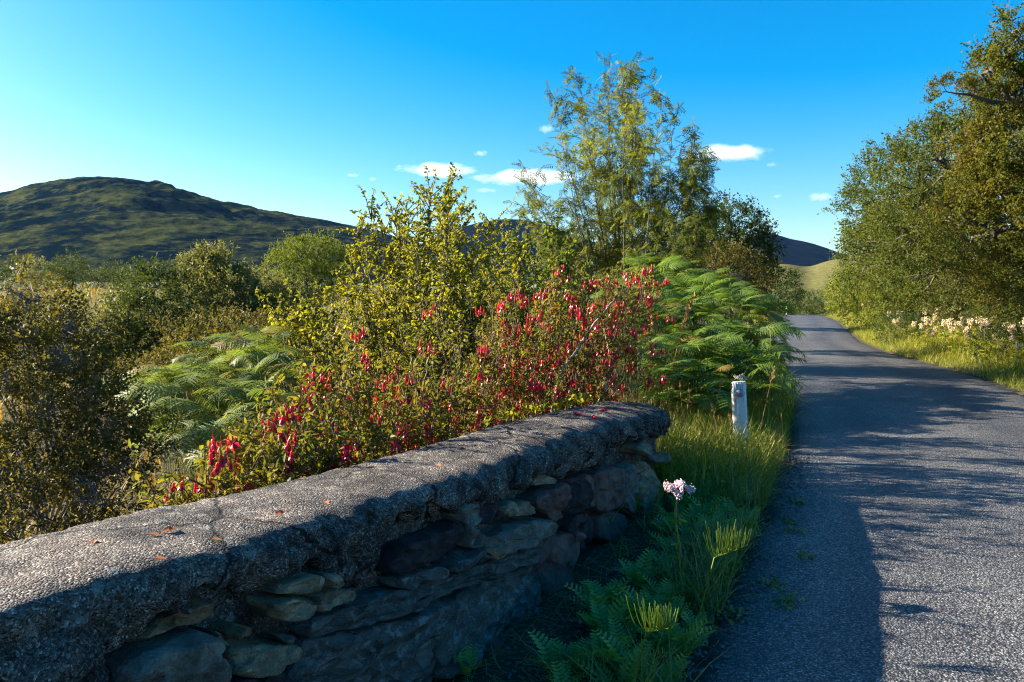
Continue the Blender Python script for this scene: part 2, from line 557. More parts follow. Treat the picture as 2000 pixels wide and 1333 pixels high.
M['bark_red'] = bark_mat('reddish_fuchsia_stem', (0.07, 0.03, 0.018), (0.17, 0.085, 0.05))
M['twig'] = bark_mat('grey_lichened_twig', (0.09, 0.08, 0.065), (0.26, 0.24, 0.21))

# ------------------------------------------------------------------ layout of road and terrain
LY = np.array([-8, -3, 0, 2.65, 4.22, 6.1, 8.8, 10.3, 12.7, 15.2, 17.2, 20.2, 26.6, 35, 47, 60, 90, 140])
LX = np.array([-4.3, -1.9, -0.5, 0.67, 1.38, 2.2, 3.25, 3.8, 4.5, 4.98, 5.4, 6.25, 8.6, 11.8, 15.8, 20.0, 30, 47])
RX = np.array([-1.2, 1.2, 2.6, 3.85, 4.52, 5.3, 6.32, 6.85, 7.55, 8.0, 8.42, 9.3, 11.7, 14.9, 18.9, 23.1, 33.1, 50.1])
def XL(y): return np.interp(y, LY, LX)
def XR(y): return np.interp(y, LY, RX)
def road_z(y):
    y = np.asarray(y, float)
    return -0.0020 * np.clip(y - 40, 0, 40) ** 2 - 0.10 * np.clip(y - 80, 0, 25)

WP0 = np.array([0.11, 3.27]); WD = nrm(np.array([0.52, 1.0])); WN = np.array([WD[1], -WD[0]])
def wall_top(s):
    y = WP0[1] + s * WD[1]
    return 0.763 - 0.0433 * (y - 1.77)
def wpt(s, n, z):
    s, n, z = np.broadcast_arrays(np.asarray(s, float), n, z)
    return np.stack([WP0[0] + s * WD[0] + n * WN[0], WP0[1] + s * WD[1] + n * WN[1], z], -1)
def pix_wall(px, py, n=0.0):
    d = ray(px, py)
    t = ((WP0 + WN * n) @ WN) / (d[:2] @ WN)
    p = d[:2] * t
    return np.array([(p - WP0) @ WD, EYE + d[2] * t])
S_END = 2.02

def ground_z(x, y):
    x, y = np.asarray(x, float), np.asarray(y, float)
    Rr = np.hypot(x, y)
    dl, dr = XL(y) - x, x - XR(y)
    near = 1 - sstep(60, 130, Rr)
    rz = road_z(np.clip(y, -50, 105))
    # left side: verge, then a drop behind the wall to the stream, then moor
    s = (x - WP0[0]) * WD[0] + (y - WP0[1]) * WD[1]
    n = (x - WP0[0]) * WN[0] + (y - WP0[1]) * WN[1]
    drop = sstep(0.30, 1.5, -n) * (1 - 0.55 * sstep(2.5, 6.0, s))
    zl = 0.03 * sstep(0, 0.4, dl) - 1.25 * drop * (1 - sstep(14, 50, Rr))
    zl = zl + 1.15 * sstep(18, 60, Rr) * sstep(2, 10, dl)
    zr = 0.02 * sstep(0.0, 0.2, dr) + 0.28 * sstep(0.3, 2.6, dr) + 0.5 * sstep(3, 14, dr)
    zn = np.where(dl > 0, zl, np.where(dr > 0, zr, -0.03))
    zn = zn + 0.05 * fbm(np.stack([x * 0.7, y * 0.7, 0 * x], -1), 3, 5) * sstep(0.2, 1.5, np.maximum(dl, dr)) * np.clip(1.0, 0, 1)
    zn = zn + rz * (1 - sstep(4, 40, np.maximum(dl, 0)))
    # far land: moor climbing to the hills on the left, low fields ahead
    az = np.arctan2(x, np.maximum(y, 1e-3))
    left = 1 - sstep(-0.25, 0.15, az)
    far = left * (1.15 + 0.012 * np.clip(Rr - 80, 0, 4000) + 1.2 * fbm(np.stack([x * 0.012, y * 0.012, 0 * x], -1), 3, 9)) + (1 - left) * (-4.5 + 0.0045 * np.clip(Rr - 100, 0, 4000))
    return zn * near + far * (1 - near)

def build_ground():
    k = 180
    u = np.linspace(-1, 1, k)
    def sp(u, a, lim): return a * np.sinh(u * math.asinh(lim / a))
    x = sp(u, 4.0, 5600); y = sp(u, 4.0, 5600) + 6
    X, Y = np.meshgrid(x, y, indexing='ij')
    V = np.stack([X, Y, ground_z(X, Y)], -1)
    mb = MB(); mb.grid(V[::-1])
    tag(mb.build('ground', M['ground'], smooth=True), 'dark soil and rough moorland turf reaching to the hills', 'ground', kind='structure')
build_ground()

def build_road():
    ys = np.concatenate([np.linspace(-7, 2, 30), np.linspace(2.05, 14, 200), np.linspace(14.2, 40, 90), np.linspace(41, 105, 60)])
    k = 26
    e1 = 0.10 * fbm(np.stack([ys * 2.2, 0 * ys, 0 * ys], -1), 4, 21)
    e2 = 0.06 * fbm(np.stack([ys * 2.2, 0 * ys, 0 * ys + 9], -1), 4, 22)
    xl, xr = XL(ys) + e1 - 0.06, XR(ys) + e2
    t = np.linspace(0, 1, k)
    X = xl[:, None] + (xr - xl)[:, None] * t
    Y = np.repeat(ys[:, None], k, 1)
    Z = 0.012 + 0.035 * (1 - (2 * t - 1) ** 2)[None] + road_z(ys)[:, None] + 0.006 * fbm(np.stack([X * 1.2, Y * 1.2, 0 * X], -1), 3, 3)
    Z[:, 0] -= 0.06; Z[:, -1] -= 0.06
    mb = MB(); mb.grid(np.stack([X, Y, Z], -1)[::-1])
    ro = mb.build('road', M['road'], smooth=True)
    aa = ro.data.attributes.new('across', 'FLOAT', 'POINT')
    aa.data.foreach_set('value', np.tile(t, len(ys)).astype(np.float32))
    tag(ro, 'narrow grey chip-sealed country road running to a crest', 'road', kind='structure')
build_road()

# ------------------------------------------------------------------ hills
def hill(name, crest, d0, d1, base_px, mat, label, rough=1.0, na=420, nt_=150, seed=1, pw=1.0, side=None):
    cx = np.array([c[0] for c in crest], float); cy = np.array([c[1] for c in crest], float)
    px = np.linspace(cx[0], cx[-1], na)
    py = np.interp(px, cx, cy)
    ker = np.hanning(15); ker /= ker.sum()
    py = np.convolve(np.pad(py, 7, mode='edge'), ker, 'valid')
    dirs = np.array([ray(a, b) for a, b in zip(px, py)])
    t = np.concatenate([np.linspace(0, 1, nt_), 1 + np.linspace(0.03, 0.6, 14)])
    Y = d0 + (d1 - d0) * t
    X = dirs[:, 0, None] * Y[None]
    Yg = np.repeat(Y[None], na, 0)
    H = (EYE + dirs[:, 2] * d1)[:, None]
    b0 = (EYE + ray(1000, base_px)[2] * d0) - 6
    tt = np.clip(t, 0, 1)
    prof = np.where(t <= 1, np.sin(tt * math.pi / 2) ** pw * 0.55 + 0.45 * tt, 1 - 0.9 * (t - 1) ** 1.3)
    Z = b0 + (H - b0) * prof[None]
    w = np.sin(np.clip(tt, 0, 1) * math.pi) ** 1.15 * np.where(t > 1, 0, 1)
    amp = 0.5 + 0.5 * w
    P = np.stack([X, Yg, 0 * X], -1)
    big = fbm(P * 0.0022 + seed, 5, seed, 0.55)
    rg = 1 - np.abs(fbm(P * np.array([0.004, 0.007, 1]) + seed, 5, seed + 3, 0.6))
    terr = np.abs(fbm(P * np.array([0.010, 0.018, 1]), 4, seed + 8, 0.6))
    Z = Z + rough * (52 * big * w + 46 * (rg - 0.8) * w + 26 * terr * w) * (H - b0) / 380.0
    Z = Z + rough * 1.6 * fbm(P * 0.03, 3, seed + 5)
    mb = MB(); mb.grid(np.stack([X, Yg, Z], -1))
    o = mb.build(name, mat, smooth=True)
    return tag(o, label, 'hill', kind='structure')

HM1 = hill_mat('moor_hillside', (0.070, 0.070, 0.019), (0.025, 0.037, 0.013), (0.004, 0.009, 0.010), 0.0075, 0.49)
HM2 = hill_mat('shade_toned_moor_hillside', (0.011, 0.011, 0.008), (0.006, 0.007, 0.006), (0.003, 0.004, 0.004), 0.004, 0.45)  # near-black colour holds the shade of the steep far hill
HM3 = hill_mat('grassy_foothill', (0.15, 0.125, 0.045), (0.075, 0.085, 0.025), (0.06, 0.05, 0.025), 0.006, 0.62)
hill('hill', [(-700, 470), (-300, 432), (0, 380), (80, 362), (190, 351), (260, 353), (330, 368), (400, 389), (480, 407), (560, 419), (640, 433), (700, 446), (800, 470), (900, 500), (1050, 540)],
     1100, 2500, 548, HM1, 'broad brown moorland hill rising on the left', 0.85, 400, 130, 3)
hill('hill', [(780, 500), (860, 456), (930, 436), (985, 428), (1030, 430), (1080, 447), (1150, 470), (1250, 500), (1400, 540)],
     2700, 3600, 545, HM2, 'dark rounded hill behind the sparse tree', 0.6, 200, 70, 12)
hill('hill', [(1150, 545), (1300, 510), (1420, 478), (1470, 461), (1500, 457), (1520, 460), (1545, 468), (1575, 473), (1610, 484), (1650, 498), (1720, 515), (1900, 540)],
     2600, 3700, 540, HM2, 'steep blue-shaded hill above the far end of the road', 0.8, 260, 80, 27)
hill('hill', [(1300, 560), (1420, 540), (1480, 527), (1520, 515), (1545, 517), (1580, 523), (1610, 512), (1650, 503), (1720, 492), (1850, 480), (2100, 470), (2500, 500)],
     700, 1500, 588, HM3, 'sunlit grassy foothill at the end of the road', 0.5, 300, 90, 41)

# ------------------------------------------------------------------ parapet wall
def build_wall():
    root = empty('stone_wall', (WP0[0], WP0[1], 0), 'low rubble stone parapet wall with a rounded mortar coping beside the road', 'wall')
    O = np.array([WP0[0], WP0[1], 0.0])
    # lower lip of the coping, read on the wall face
    lip = [(-200, 1560), (0, 1500), (190, 1400), (255, 1262), (330, 1215), (420, 1180), (520, 1150), (600, 1110), (640, 1100), (690, 1150), (735, 1150), (765, 1070),
           (850, 1015), (885, 985), (905, 960), (985, 945), (1035, 930), (1090, 928), (1140, 918), (1170, 905), (1205, 872), (1240, 858), (1300, 852)]
    lp = np.array([pix_wall(*p, n=0.03) for p in lip])
    o_ = np.argsort(lp[:, 0]); lp = lp[o_]
    ss = np.concatenate([np.linspace(-4.6, -2.6, 40), np.linspace(-2.59, S_END, 330)])
    k = 60
    rows = []
    for s in ss:
        zt = wall_top(s) + 0.012 * math.sin(s * 2.3)
        zl = max(-0.1, min(float(np.interp(s, lp[:, 0], lp[:, 1])), zt - 0.13))
        rd = 0.022 + 0.10 * float(sstep(0.4, 1.9, s))
        pr = np.array([(-0.10, zl + 0.02), (-0.01, zl), (0.022, zl + 0.015), (0.036, zl + 0.25 * (zt - zl)), (0.036, zl + 0.45 * (zt - zl)),
                       (0.032, max(zt - 0.035 - rd * 0.9, zl + 0.60 * (zt - zl))), (0.016, max(zt - 0.022 - rd * 0.35, zl + 0.80 * (zt - zl))), (-0.012 - rd * 0.4, zt - 0.010), (-0.05 - rd * 0.6, zt), (-0.24, zt + 0.006), (-0.39, zt - 0.002),
                       (-0.445, zt - 0.022), (-0.475, zt - 0.08), (-0.48, zt - 0.4), (-0.48, -0.9)])
        seg = np.concatenate([[0], np.cumsum(np.linalg.norm(np.diff(pr, axis=0), axis=1))])
        u = np.concatenate([np.linspace(0, 0.93 * (seg[-1] - 0.9), k - 6), np.linspace(0.93 * (seg[-1] - 0.9) + 0.03, seg[-1], 6)])
        q = np.stack([np.interp(u, seg, pr[:, 0]), np.interp(u, seg, pr[:, 1])], -1)
        e = float(np.clip((s - (S_END - 0.16)) / 0.16, 0, 1))
        f = 1 - math.sqrt(max(0, 1 - e * e)) if e > 0 else 0
        c = np.array([-0.21, zt - 0.30])
        q = c + (q - c) * np.array([1 - 0.75 * f, 1 - 0.30 * f])
        rows.append(wpt(s, q[:, 0], q[:, 1]))
    V = np.array(rows)
    du = np.gradient(V, axis=0); dv = np.gradient(V, axis=1)
    N = nrm(np.cross(du, dv)); 
    if N[200, 30, 2] < 0: N = -N
    d = 0.020 * fbm(V * 5, 3, 31) + 0.015 * fbm(V * 17, 3, 33) + 0.010 * np.maximum(0, fbm(V * 42, 2, 36)) + 0.006 * fbm(V * 90, 2, 37)
    face = 1 - sstep(0.35, 0.80, N[..., 2])
    d = d - 0.030 * sstep(0.10, 0.42, fbm(V * 8, 3, 41)) * face - 0.016 * sstep(0.15, 0.35, fbm(V * 26, 2, 42)) * (0.25 + 0.75 * face) + 0.014 * sstep(0.12, 0.4, fbm(V * 15, 2, 43)) * face
    d = d * (0.42 + 1.5 * face)
    V = V + N * d[..., None] - O
    mb = MB(); mb.grid(V)
    c = V[-1].mean(0) + np.append(WD, 0) * 0.02
    b = MB(); n0 = V.shape[1]
    mb.add(np.vstack([V[-1], c]), [[i, i + 1, n0] for i in range(n0 - 1)])
    mb.build('coping', M['mortar'], root, smooth=True)
    # mortar core the stones are bedded in
    s2 = np.linspace(-4.6, S_END - 0.09, 260); h = np.linspace(0, 1, 60)
    Sg, Hg = np.meshgrid(s2, h, indexing='ij')
    Zg = -0.25 + Hg * (wall_top(Sg) - 0.10 + 0.25)
    V = wpt(Sg, -0.055, Zg)
    dn = 0.022 * fbm(V * 7, 4, 51) + 0.012 * fbm(V * 30, 3, 53)
    V = V + dn[..., None] * np.append(WN, 0)
    mb = MB(); mb.grid(V - O)
    e = V[-1]; back = e + np.append(-WN, 0) * 0.38
    mb.grid(np.stack([e, (e * 0.66 + back * 0.34), (e * 0.33 + back * 0.67), back], 0) - O)
    mb.build('mortar_core', M['mortar'], root, smooth=True)
    # stones
    A = lambda u, v: (500 + u / 2.857, 950 + v / 2.857)
    B = lambda u, v: (u / 3.333, 1000 + v / 3.333)
    C = lambda u, v: (900 + u / 3.92, 760 + v / 3.92)
    st = [
        (A, 'st_slab', .045, [(265, 775), (520, 650), (800, 560), (1000, 515), (1250, 405), (1565, 325), (1555, 400), (1300, 485), (1050, 575), (800, 695), (500, 800), (275, 850)]),
        (A, 'st_slab', .055, [(1065, 665), (1300, 505), (1552, 412), (1525, 500), (1500, 690), (1430, 830), (1300, 905), (1120, 990), (935, 1080), (930, 800)]),
        (A, 'st_slab', .035, [(275, 870), (500, 815), (800, 712), (1035, 610), (915, 795), (900, 1110), (860, 1330), (560, 1500), (230, 1600), (190, 1094)]),
        (A, 'st_dark', .035, [(705, 410), (760, 345), (900, 290), (1110, 195), (1122, 330), (1000, 382), (860, 452), (760, 475), (700, 475)]),
        (A, 'st_slab', .05, [(745, 500), (870, 455), (1000, 425), (1025, 505), (880, 560), (740, 560)]),
        (A, 'st_blue', .05, [(1090, 110), (1180, 68), (1203, 180), (1150, 235), (1110, 200)]),
        (A, 'st_beige', .04, [(1310, 95), (1395, 68), (1405, 115), (1380, 160), (1315, 150)]),
        (A, 'st_dark', .03, [(1205, 105), (1310, 90), (1315, 160), (1290, 195), (1205, 212)]),
        (A, 'st_beige', .045, [(1400, 105), (1478, 75), (1500, 130), (1480, 155), (1400, 170)]),
        (A, 'st_blue', .055, [(1245, 275), (1400, 200), (1580, 168), (1608, 240), (1500, 295), (1365, 352), (1255, 390), (1240, 330)]),
        (A, 'st_orange', .05, [(1250, 330), (1330, 345), (1340, 375), (1262, 412), (1195, 365)]),
        (A, 'st_slab', .06, [(1035, 430), (1160, 345), (1235, 330), (1245, 395), (1130, 440), (1040, 490)]),
        (A, 'st_blue', .05, [(1125, 190), (1165, 235), (1240, 250), (1320, 320), (1240, 325), (1150, 335), (1128, 320)]),
        (A, 'st_red', .05, [(1585, 300), (1700, 240), (1765, 225), (1690, 480), (1665, 600), (1590, 640), (1562, 420)]),
        (A, 'st_blue', .03, [(1525, 500), (1590, 530), (1590, 680), (1480, 740), (1505, 660)]),
        (A, 'st_beige', .05, [(60, 600), (120, 535), (230, 470), (300, 475), (285, 560), (200, 595)]),
        (A, 'st_beige', .05, [(325, 480), (375, 470), (405, 525), (375, 555), (335, 540)]),
        (A, 'st_beige', .055, [(18, 640), (100, 605), (285, 600), (275, 690), (180, 725), (80, 738)]),
        (A, 'st_beige', .05, [(290, 590), (390, 565), (515, 578), (525, 612), (400, 665), (290, 690)]),
        (A, 'st_blue', .045, [(120, 830), (180, 820), (192, 865), (135, 870)]),
        (B, 'st_blue', .065, [(730, 1180), (722, 1010), (830, 900), (1000, 832), (1150, 792), (1292, 765), (1332, 830), (1330, 930), (1372, 980), (1378, 1180), (1000, 1300)]),
        (B, 'st_beige', .055, [(1425, 905), (1600, 850), (1700, 838), (1900, 858), (1918, 890), (1870, 942), (1750, 962), (1690, 1022), (1560, 1038), (1420, 1030), (1445, 960)]),
        (B, 'st_orange', .03, [(870, 815), (1050, 692), (1240, 572), (1400, 560), (1385, 640), (1260, 712), (1000, 785)]),
        (B, 'st_orange', .05, [(1440, 772), (1490, 728), (1592, 738), (1572, 795), (1460, 808)]),
        (B, 'st_beige', .045, [(1338, 765), (1425, 820), (1442, 860), (1350, 838)]),
        (B, 'st_dark', .04, [(1690, 1060), (1780, 1005), (1850, 1110), (1800, 1240), (1640, 1230)]),
        (B, 'st_dark', .04, [(1405, 1070), (1600, 1060), (1650, 1090), (1610, 1250), (1420, 1260)]),
        (C, 'st_red', .05, [(505, 840), (620, 742), (735, 700), (765, 800), (745, 1000), (680, 1022), (612, 960), (508, 905)]),
        (C, 'st_dark', .04, [(745, 705), (880, 650), (890, 900), (790, 970), (755, 990), (775, 800)]),
        (C, 'st_red', .055, [(885, 680), (950, 640), (955, 790), (930, 900), (900, 890)]),
        (C, 'st_red', .045, [(965, 640), (1192, 580), (1203, 750), (1160, 900), (1010, 960), (960, 800)]),
        (C, 'st_blue', .04, [(1212, 605), (1302, 548), (1315, 800), (1295, 985), (1215, 905)]),
        (C, 'st_beige', .06, [(1322, 545), (1390, 540), (1425, 620), (1442, 760), (1395, 1000), (1340, 1035), (1325, 800)]),
        (C, 'st_beige', .055, [(1288, 430), (1375, 372), (1445, 420), (1425, 490), (1335, 518), (1290, 480)]),
        (C, 'st_blue', .045, [(1440, 500), (1490, 475), (1535, 490), (1530, 545), (1450, 570)]),
        (C, 'st_beige', .05, [(505, 690), (560, 638), (655, 668), (640, 712), (520, 742)]),
        (C, 'st_dark', .04, [(770, 990), (900, 930), (1010, 975), (1000, 1160), (880, 1250), (760, 1150)]),
        (C, 'st_red', .04, [(1015, 985), (1170, 915), (1290, 1000), (1280, 1150), (1120, 1200), (1020, 1150)]),
    ]
    rs0 = np.random.default_rng(2)
    for q, (fn, mk, bulge, poly) in enumerate(st):
        pts = np.array([pix_wall(*fn(*p)) for p in poly])
        for _ in range(2):                                 # round the corners
            nx = np.roll(pts, -1, 0)
            cf = 0.14 if _ == 0 else 0.25
            pts = np.stack([pts * (1 - cf) + nx * cf, pts * cf + nx * (1 - cf)], 1).reshape(-1, 2)
        mid = (pts + np.roll(pts, -1, 0)) / 2
        pts = np.stack([pts, mid], 1).reshape(-1, 2)
        c = pts.mean(0)
        p3 = np.stack([pts[:, 0], pts[:, 1], 0 * pts[:, 0] + q], -1)
        pts = pts + 0.012 * np.stack([fbm(p3 * 9, 2, 140), fbm(p3 * 9 + 50, 2, 141)], -1)
        rings = []
        for dep, scl in ((-0.09, 1.0), (-0.02, 1.0), (bulge * 0.4, 0.985), (bulge * 0.72, 0.96), (bulge * 0.9, 0.92), (bulge * 0.96, 0.86), (bulge, 0.79), (bulge, 0.72), (bulge, 0.64), (bulge, 0.56), (bulge, 0.47), (bulge, 0.37), (bulge, 0.25), (bulge, 0.12)):
            pp = c + (pts - c) * scl
            rings.append(wpt(pp[:, 0], dep, pp[:, 1]))
        V = np.array(rings)
        nz = 0.034 * fbm(V * 6 + q * 3.1, 2, 60 + q) + 0.024 * np.abs(fbm(V * 12 + q, 3, 80 + q)) + 0.010 * fbm(V * 32, 3, 90) - 0.018 * sstep(0.15, 0.30, fbm(V * np.array([10, 10, 22]), 2, 95 + q))
        tl = rs0.normal(size=2) * 0.16
        cc_ = V.reshape(-1, 3).mean(0)
        nz = nz + ((V - cc_) @ np.append(WD, 0)) * tl[0] + (V[..., 2] - cc_[2]) * tl[1]
        if mk == 'st_slab':
            lay = ((V[..., 2] - 0.20 * V[..., 1]) * 13 + 0.8 * fbm(V * 5, 2, 4)) % 1.0
            nz = nz * 0.6 + 0.022 * (lay - 0.5)
        V = V + nz[..., None] * np.append(WN, 0)
        mb = MB(); Vl = V - O
        a, bb = V.shape[:2]
        i = np.arange(a - 1)[:, None] * bb; j = np.arange(bb)[None]; j2 = (j + 1) % bb
        Q = np.stack([i + j, i + j2, i + bb + j2, i + bb + j], -1).reshape(-1, 4)
        allv = np.vstack([Vl.reshape(-1, 3), Vl[-1].mean(0)])
        T = [[(a - 1) * bb + t, (a - 1) * bb + (t + 1) % bb, a * bb] for t in range(bb)]
        mb.add(allv, T, Q)
        mb.build('stone', M[mk], root, smooth=True)
build_wall()

# ------------------------------------------------------------------ foliage templates
def leaf_t(kind='oval', w=0.5, fold=0.12, droop=0.1):
    if kind == 'diamond':
        V = np.array([(0, 0, 0), (0.45, -w / 2, fold), (1, 0, -droop), (0.45, w / 2, fold)])
        return (V, np.array([(0, 2, 1), (0, 3, 2)]), None)
    V = np.array([(0, 0, 0), (0.3, -w * 0.45, fold), (0.68, -w * 0.42, fold * 0.6 - droop * 0.4), (1, 0, -droop), (0.68, w * 0.42, fold * 0.6 - droop * 0.4), (0.3, w * 0.45, fold)])
    return (V, None, np.array([(0, 3, 2, 1), (0, 5, 4, 3)]))

def rnd_dirs(n, rng, up=0.0):
    v = rng.normal(size=(n, 3)); v[:, 2] += up
    return nrm(v)

def spray_t(n, rng, leaf, ll=0.22, spread=0.5, twigs=5):
    """a leafy twig about one unit long, along +X"""
    mb = MB()
    P, D = [], []
    for k in range(twigs):
        a = rng.uniform(0, 2 * math.pi)
        st = rng.uniform(0, 0.45)
        d = nrm(np.array([1.0, spread * math.cos(a) * rng.uniform(.3, 1.3), spread * math.sin(a) * rng.uniform(.3, 1.3)]))
        L = rng.uniform(0.45, 0.9) * (1 - st * .4)
        for q in range(max(1, n // twigs)):
            f = (q + rng.uniform(0, 1)) / (n / twigs)
            p = np.array([st, 0, 0]) + d * L * f
            ld = nrm(d * 0.6 + rng.normal(size=3) * 0.75)
            P.append(p); D.append(ld)
    P, D = np.array(P), np.array(D)
    mb.inst(leaf, P, D, rnd_dirs(len(P), rng, 0.9), ll * rng.uniform(0.65, 1.25, len(P)))
    return mb.template()

def curve(a, b, sag=0.0, k=7, wob=0.0, rng=None):
    t = np.linspace(0, 1, k)[:, None]
    p = np.asarray(a) * (1 - t) + np.asarray(b) * t
    p = p + np.array([0, 0, 1.0]) * sag * 4 * t * (1 - t)
    if wob and rng is not None:
        q = rng.normal(size=(k, 3)) * wob
        q[0] = 0
        p = p + q
    return p

def lobe_sites(lobes, n, rng, inner=0.7, low=-0.9):
    """points in the outer shell of a union of ellipsoid lobes, with outward directions"""
    P, D = [], []
    vol = np.array([(l[1][0] * l[1][2]) ** 0.8 for l in lobes]); vol = vol / vol.sum()
    while len(P) < n:
        k = rng.choice(len(lobes), p=vol)
        c, r = np.array(lobes[k][0]), np.array(lobes[k][1])
        d = nrm(rng.normal(size=3))
        if d[2] < low: continue
        rad = inner + (1.04 - inner) * rng.random() ** 0.6 + (rng.random() < 0.09) * rng.uniform(0.05, 0.28)
        p = c + d * r * rad
        bad = False
        for j, l in enumerate(lobes):
            if j != k and np.linalg.norm((p - np.array(l[0])) / np.array(l[1])) < 0.62:
                bad = True; break
        if bad and rng.random() < 0.8: continue
        P.append(p); D.append(nrm(d / r))
    return np.array(P), np.array(D)

SPR = {}
def leafy(name, base, lobes, label, cat, lm, bm, n=900, size=0.5, spr='broad', rng=None, trunk=0.09, group=None, stems=1, limb_n=40, inner=0.62, up=0.35, crown='crown', low=-0.9, gaps=False, clump=1.1):
    rng = rng or np.random.default_rng(abs(hash(label)) % 1000)
    base = np.array(base, float)
    root = empty(name, base, label, cat, group)
    P, D = lobe_sites(lobes, n, rng, inner, low)
    mb = MB()
    T = SPR[spr]
    which = rng.integers(0, len(T), len(P))
    cl = fbm(P * clump + 5.0, 2, 77)
    keep = cl > -0.36 + 0.20 * rng.random(len(P)) - 0.06 if gaps else np.ones(len(P), bool)
    P, D, which = P[keep], D[keep], which[keep]
    Dd = nrm(D + rng.normal(size=D.shape) * 0.45 + np.array([0, 0, up]))
    S = size * rng.uniform(0.6, 1.35, len(P))
    for k in range(len(T)):
        s = which == k
        if s.any():
            mb.inst(T[k], P[s] - base, Dd[s], rnd_dirs(s.sum(), rng, 1.2), S[s])
    mb.build(crown, lm, root)
    tb = MB()
    cc = [np.array(l[0]) for l in lobes]
    top = np.mean(cc, 0)
    for q in range(stems):
        b = base + np.array([rng.normal() * 0.12, rng.normal() * 0.12, -0.1]) * (stems > 1) + np.array([0, 0, -0.15])
        fork = b * 0.5 + top * 0.5 + rng.normal(size=3) * 0.15
        tb.tube(curve(b, fork, 0, 6, 0.03, rng) - base, trunk, trunk * 0.65, 8)
        for c in cc[q::stems]:
            tb.tube(curve(fork, c, 0.06, 7, 0.05, rng) - base, trunk * 0.6, trunk * 0.22, 6)
    for q in rng.choice(len(P), min(limb_n, len(P)), replace=False):
        j = int(np.argmin([np.linalg.norm(P[q] - c) for c in cc]))
        tb.tube(curve(cc[j], P[q] + D[q] * size * 0.2, 0.03, 6, 0.04, rng) - base, trunk * 0.24, trunk * 0.05, 4)
    tb.build('trunk' if cat == 'tree' else 'stems', bm, root, smooth=True)
    return root

_r = np.random.default_rng(5)
SPR['broad'] = [spray_t(54, _r, leaf_t('diamond', 0.60, 0.10), 0.112, 0.75, 8) for _ in range(4)]
SPR['fine'] = [spray_t(46, _r, leaf_t('diamond', 0.52, 0.08), 0.125, 0.55, 8) for _ in range(4)]
SPR['oak'] = [spray_t(64, _r, leaf_t('diamond', 0.60, 0.10), 0.125, 0.75, 8) for _ in range(4)]
SPR['willow'] = [spray_t(52, _r, leaf_t('diamond', 0.30, 0.05), 0.17, 0.32, 6) for _ in range(4)]
SPR['far'] = [spray_t(30, _r, leaf_t('diamond', 0.60, 0.10), 0.15, 0.7, 6) for _ in range(4)]

# leaf colours
M['lf_oak'] = leaf_mat('olive_broad_leaves', [(0.026, 0.040, 0.006), (0.055, 0.066, 0.009), (0.098, 0.095, 0.012), (0.042, 0.055, 0.008)], 0.38, patch=(0.8, (0.12, 0.095, 0.012)))
M['lf_hedge'] = leaf_mat('dull_hedge_leaves', [(0.027, 0.039, 0.008), (0.055, 0.068, 0.011), (0.098, 0.10, 0.015), (0.035, 0.056, 0.008)], 0.38, patch=(0.9, (0.06, 0.08, 0.015)))
M['lf_ash'] = leaf_mat('mid_green_leaves', [(0.028, 0.048, 0.009), (0.056, 0.078, 0.012), (0.09, 0.10, 0.016), (0.125, 0.11, 0.017)], 0.38, patch=(0.7, (0.05, 0.075, 0.012)))
M['lf_green'] = leaf_mat('fresh_hedge_leaves', [(0.055, 0.085, 0.012), (0.11, 0.13, 0.018), (0.15, 0.14, 0.02)], 0.40)
M['lf_dark'] = leaf_mat('dark_tree_leaves', [(0.016, 0.029, 0.008), (0.030, 0.047, 0.010), (0.052, 0.066, 0.014)], 0.32)
M['lf_round'] = leaf_mat('round_tree_leaves', [(0.042, 0.066, 0.008), (0.075, 0.100, 0.010), (0.125, 0.135, 0.014)], 0.38)
M['lf_willow'] = leaf_mat('grey_willow_leaves', [(0.052, 0.064, 0.020), (0.090, 0.098, 0.034), (0.14, 0.135, 0.050), (0.056, 0.066, 0.014)], 0.36, rough=0.5)
M['lf_yellow'] = leaf_mat('yellow_green_leaves', [(0.10, 0.13, 0.010), (0.18, 0.185, 0.014), (0.25, 0.22, 0.018), (0.12, 0.15, 0.012), (0.19, 0.14, 0.02)], 0.50, (1.8, 1.6, 0.7), patch=(1.6, (0.10, 0.12, 0.014)))
M['lf_rowan'] = leaf_mat('rowan_leaves', [(0.075, 0.105, 0.012), (0.12, 0.14, 0.014), (0.18, 0.165, 0.016), (0.045, 0.085, 0.025)], 0.46, (1.7, 1.5, 0.7), patch=(0.6, (0.035, 0.06, 0.02)))
M['lf_scrub'] = leaf_mat('brown_scrub_leaves', [(0.030, 0.030, 0.008), (0.058, 0.054, 0.012), (0.11, 0.085, 0.018), (0.040, 0.050, 0.010)], 0.32)
M['lf_fuchsia'] = leaf_mat('fuchsia_leaves', [(0.04, 0.062, 0.010), (0.07, 0.088, 0.012), (0.13, 0.13, 0.014), (0.07, 0.04, 0.016), (0.19, 0.165, 0.018)], 0.42, (1.7, 1.6, 0.7), 0.55, 0.2, patch=(1.6, (0.17, 0.155, 0.014)))
M['bracken'] = leaf_mat('bracken_pinnules', [(0.055, 0.10, 0.014), (0.085, 0.14, 0.018), (0.12, 0.16, 0.02)], 0.42, (1.7, 1.7, 0.7), 0.45, 0.35)
M['bracken_l'] = leaf_mat('silvery_bracken_pinnules', [(0.065, 0.10, 0.018), (0.105, 0.14, 0.028), (0.15, 0.17, 0.040)], 0.36, (1.5, 1.5, 0.8), 0.55, 0.22)
M['bracken_old'] = leaf_mat('browned_bracken', [(0.14, 0.12, 0.02), (0.20, 0.13, 0.03), (0.12, 0.12, 0.02)], 0.36, (1.4, 1.3, 0.8), 0.5, 0.3)
M['bracken_stem'] = plain_mat('bracken_stem', (0.12, 0.13, 0.03), 0.6)
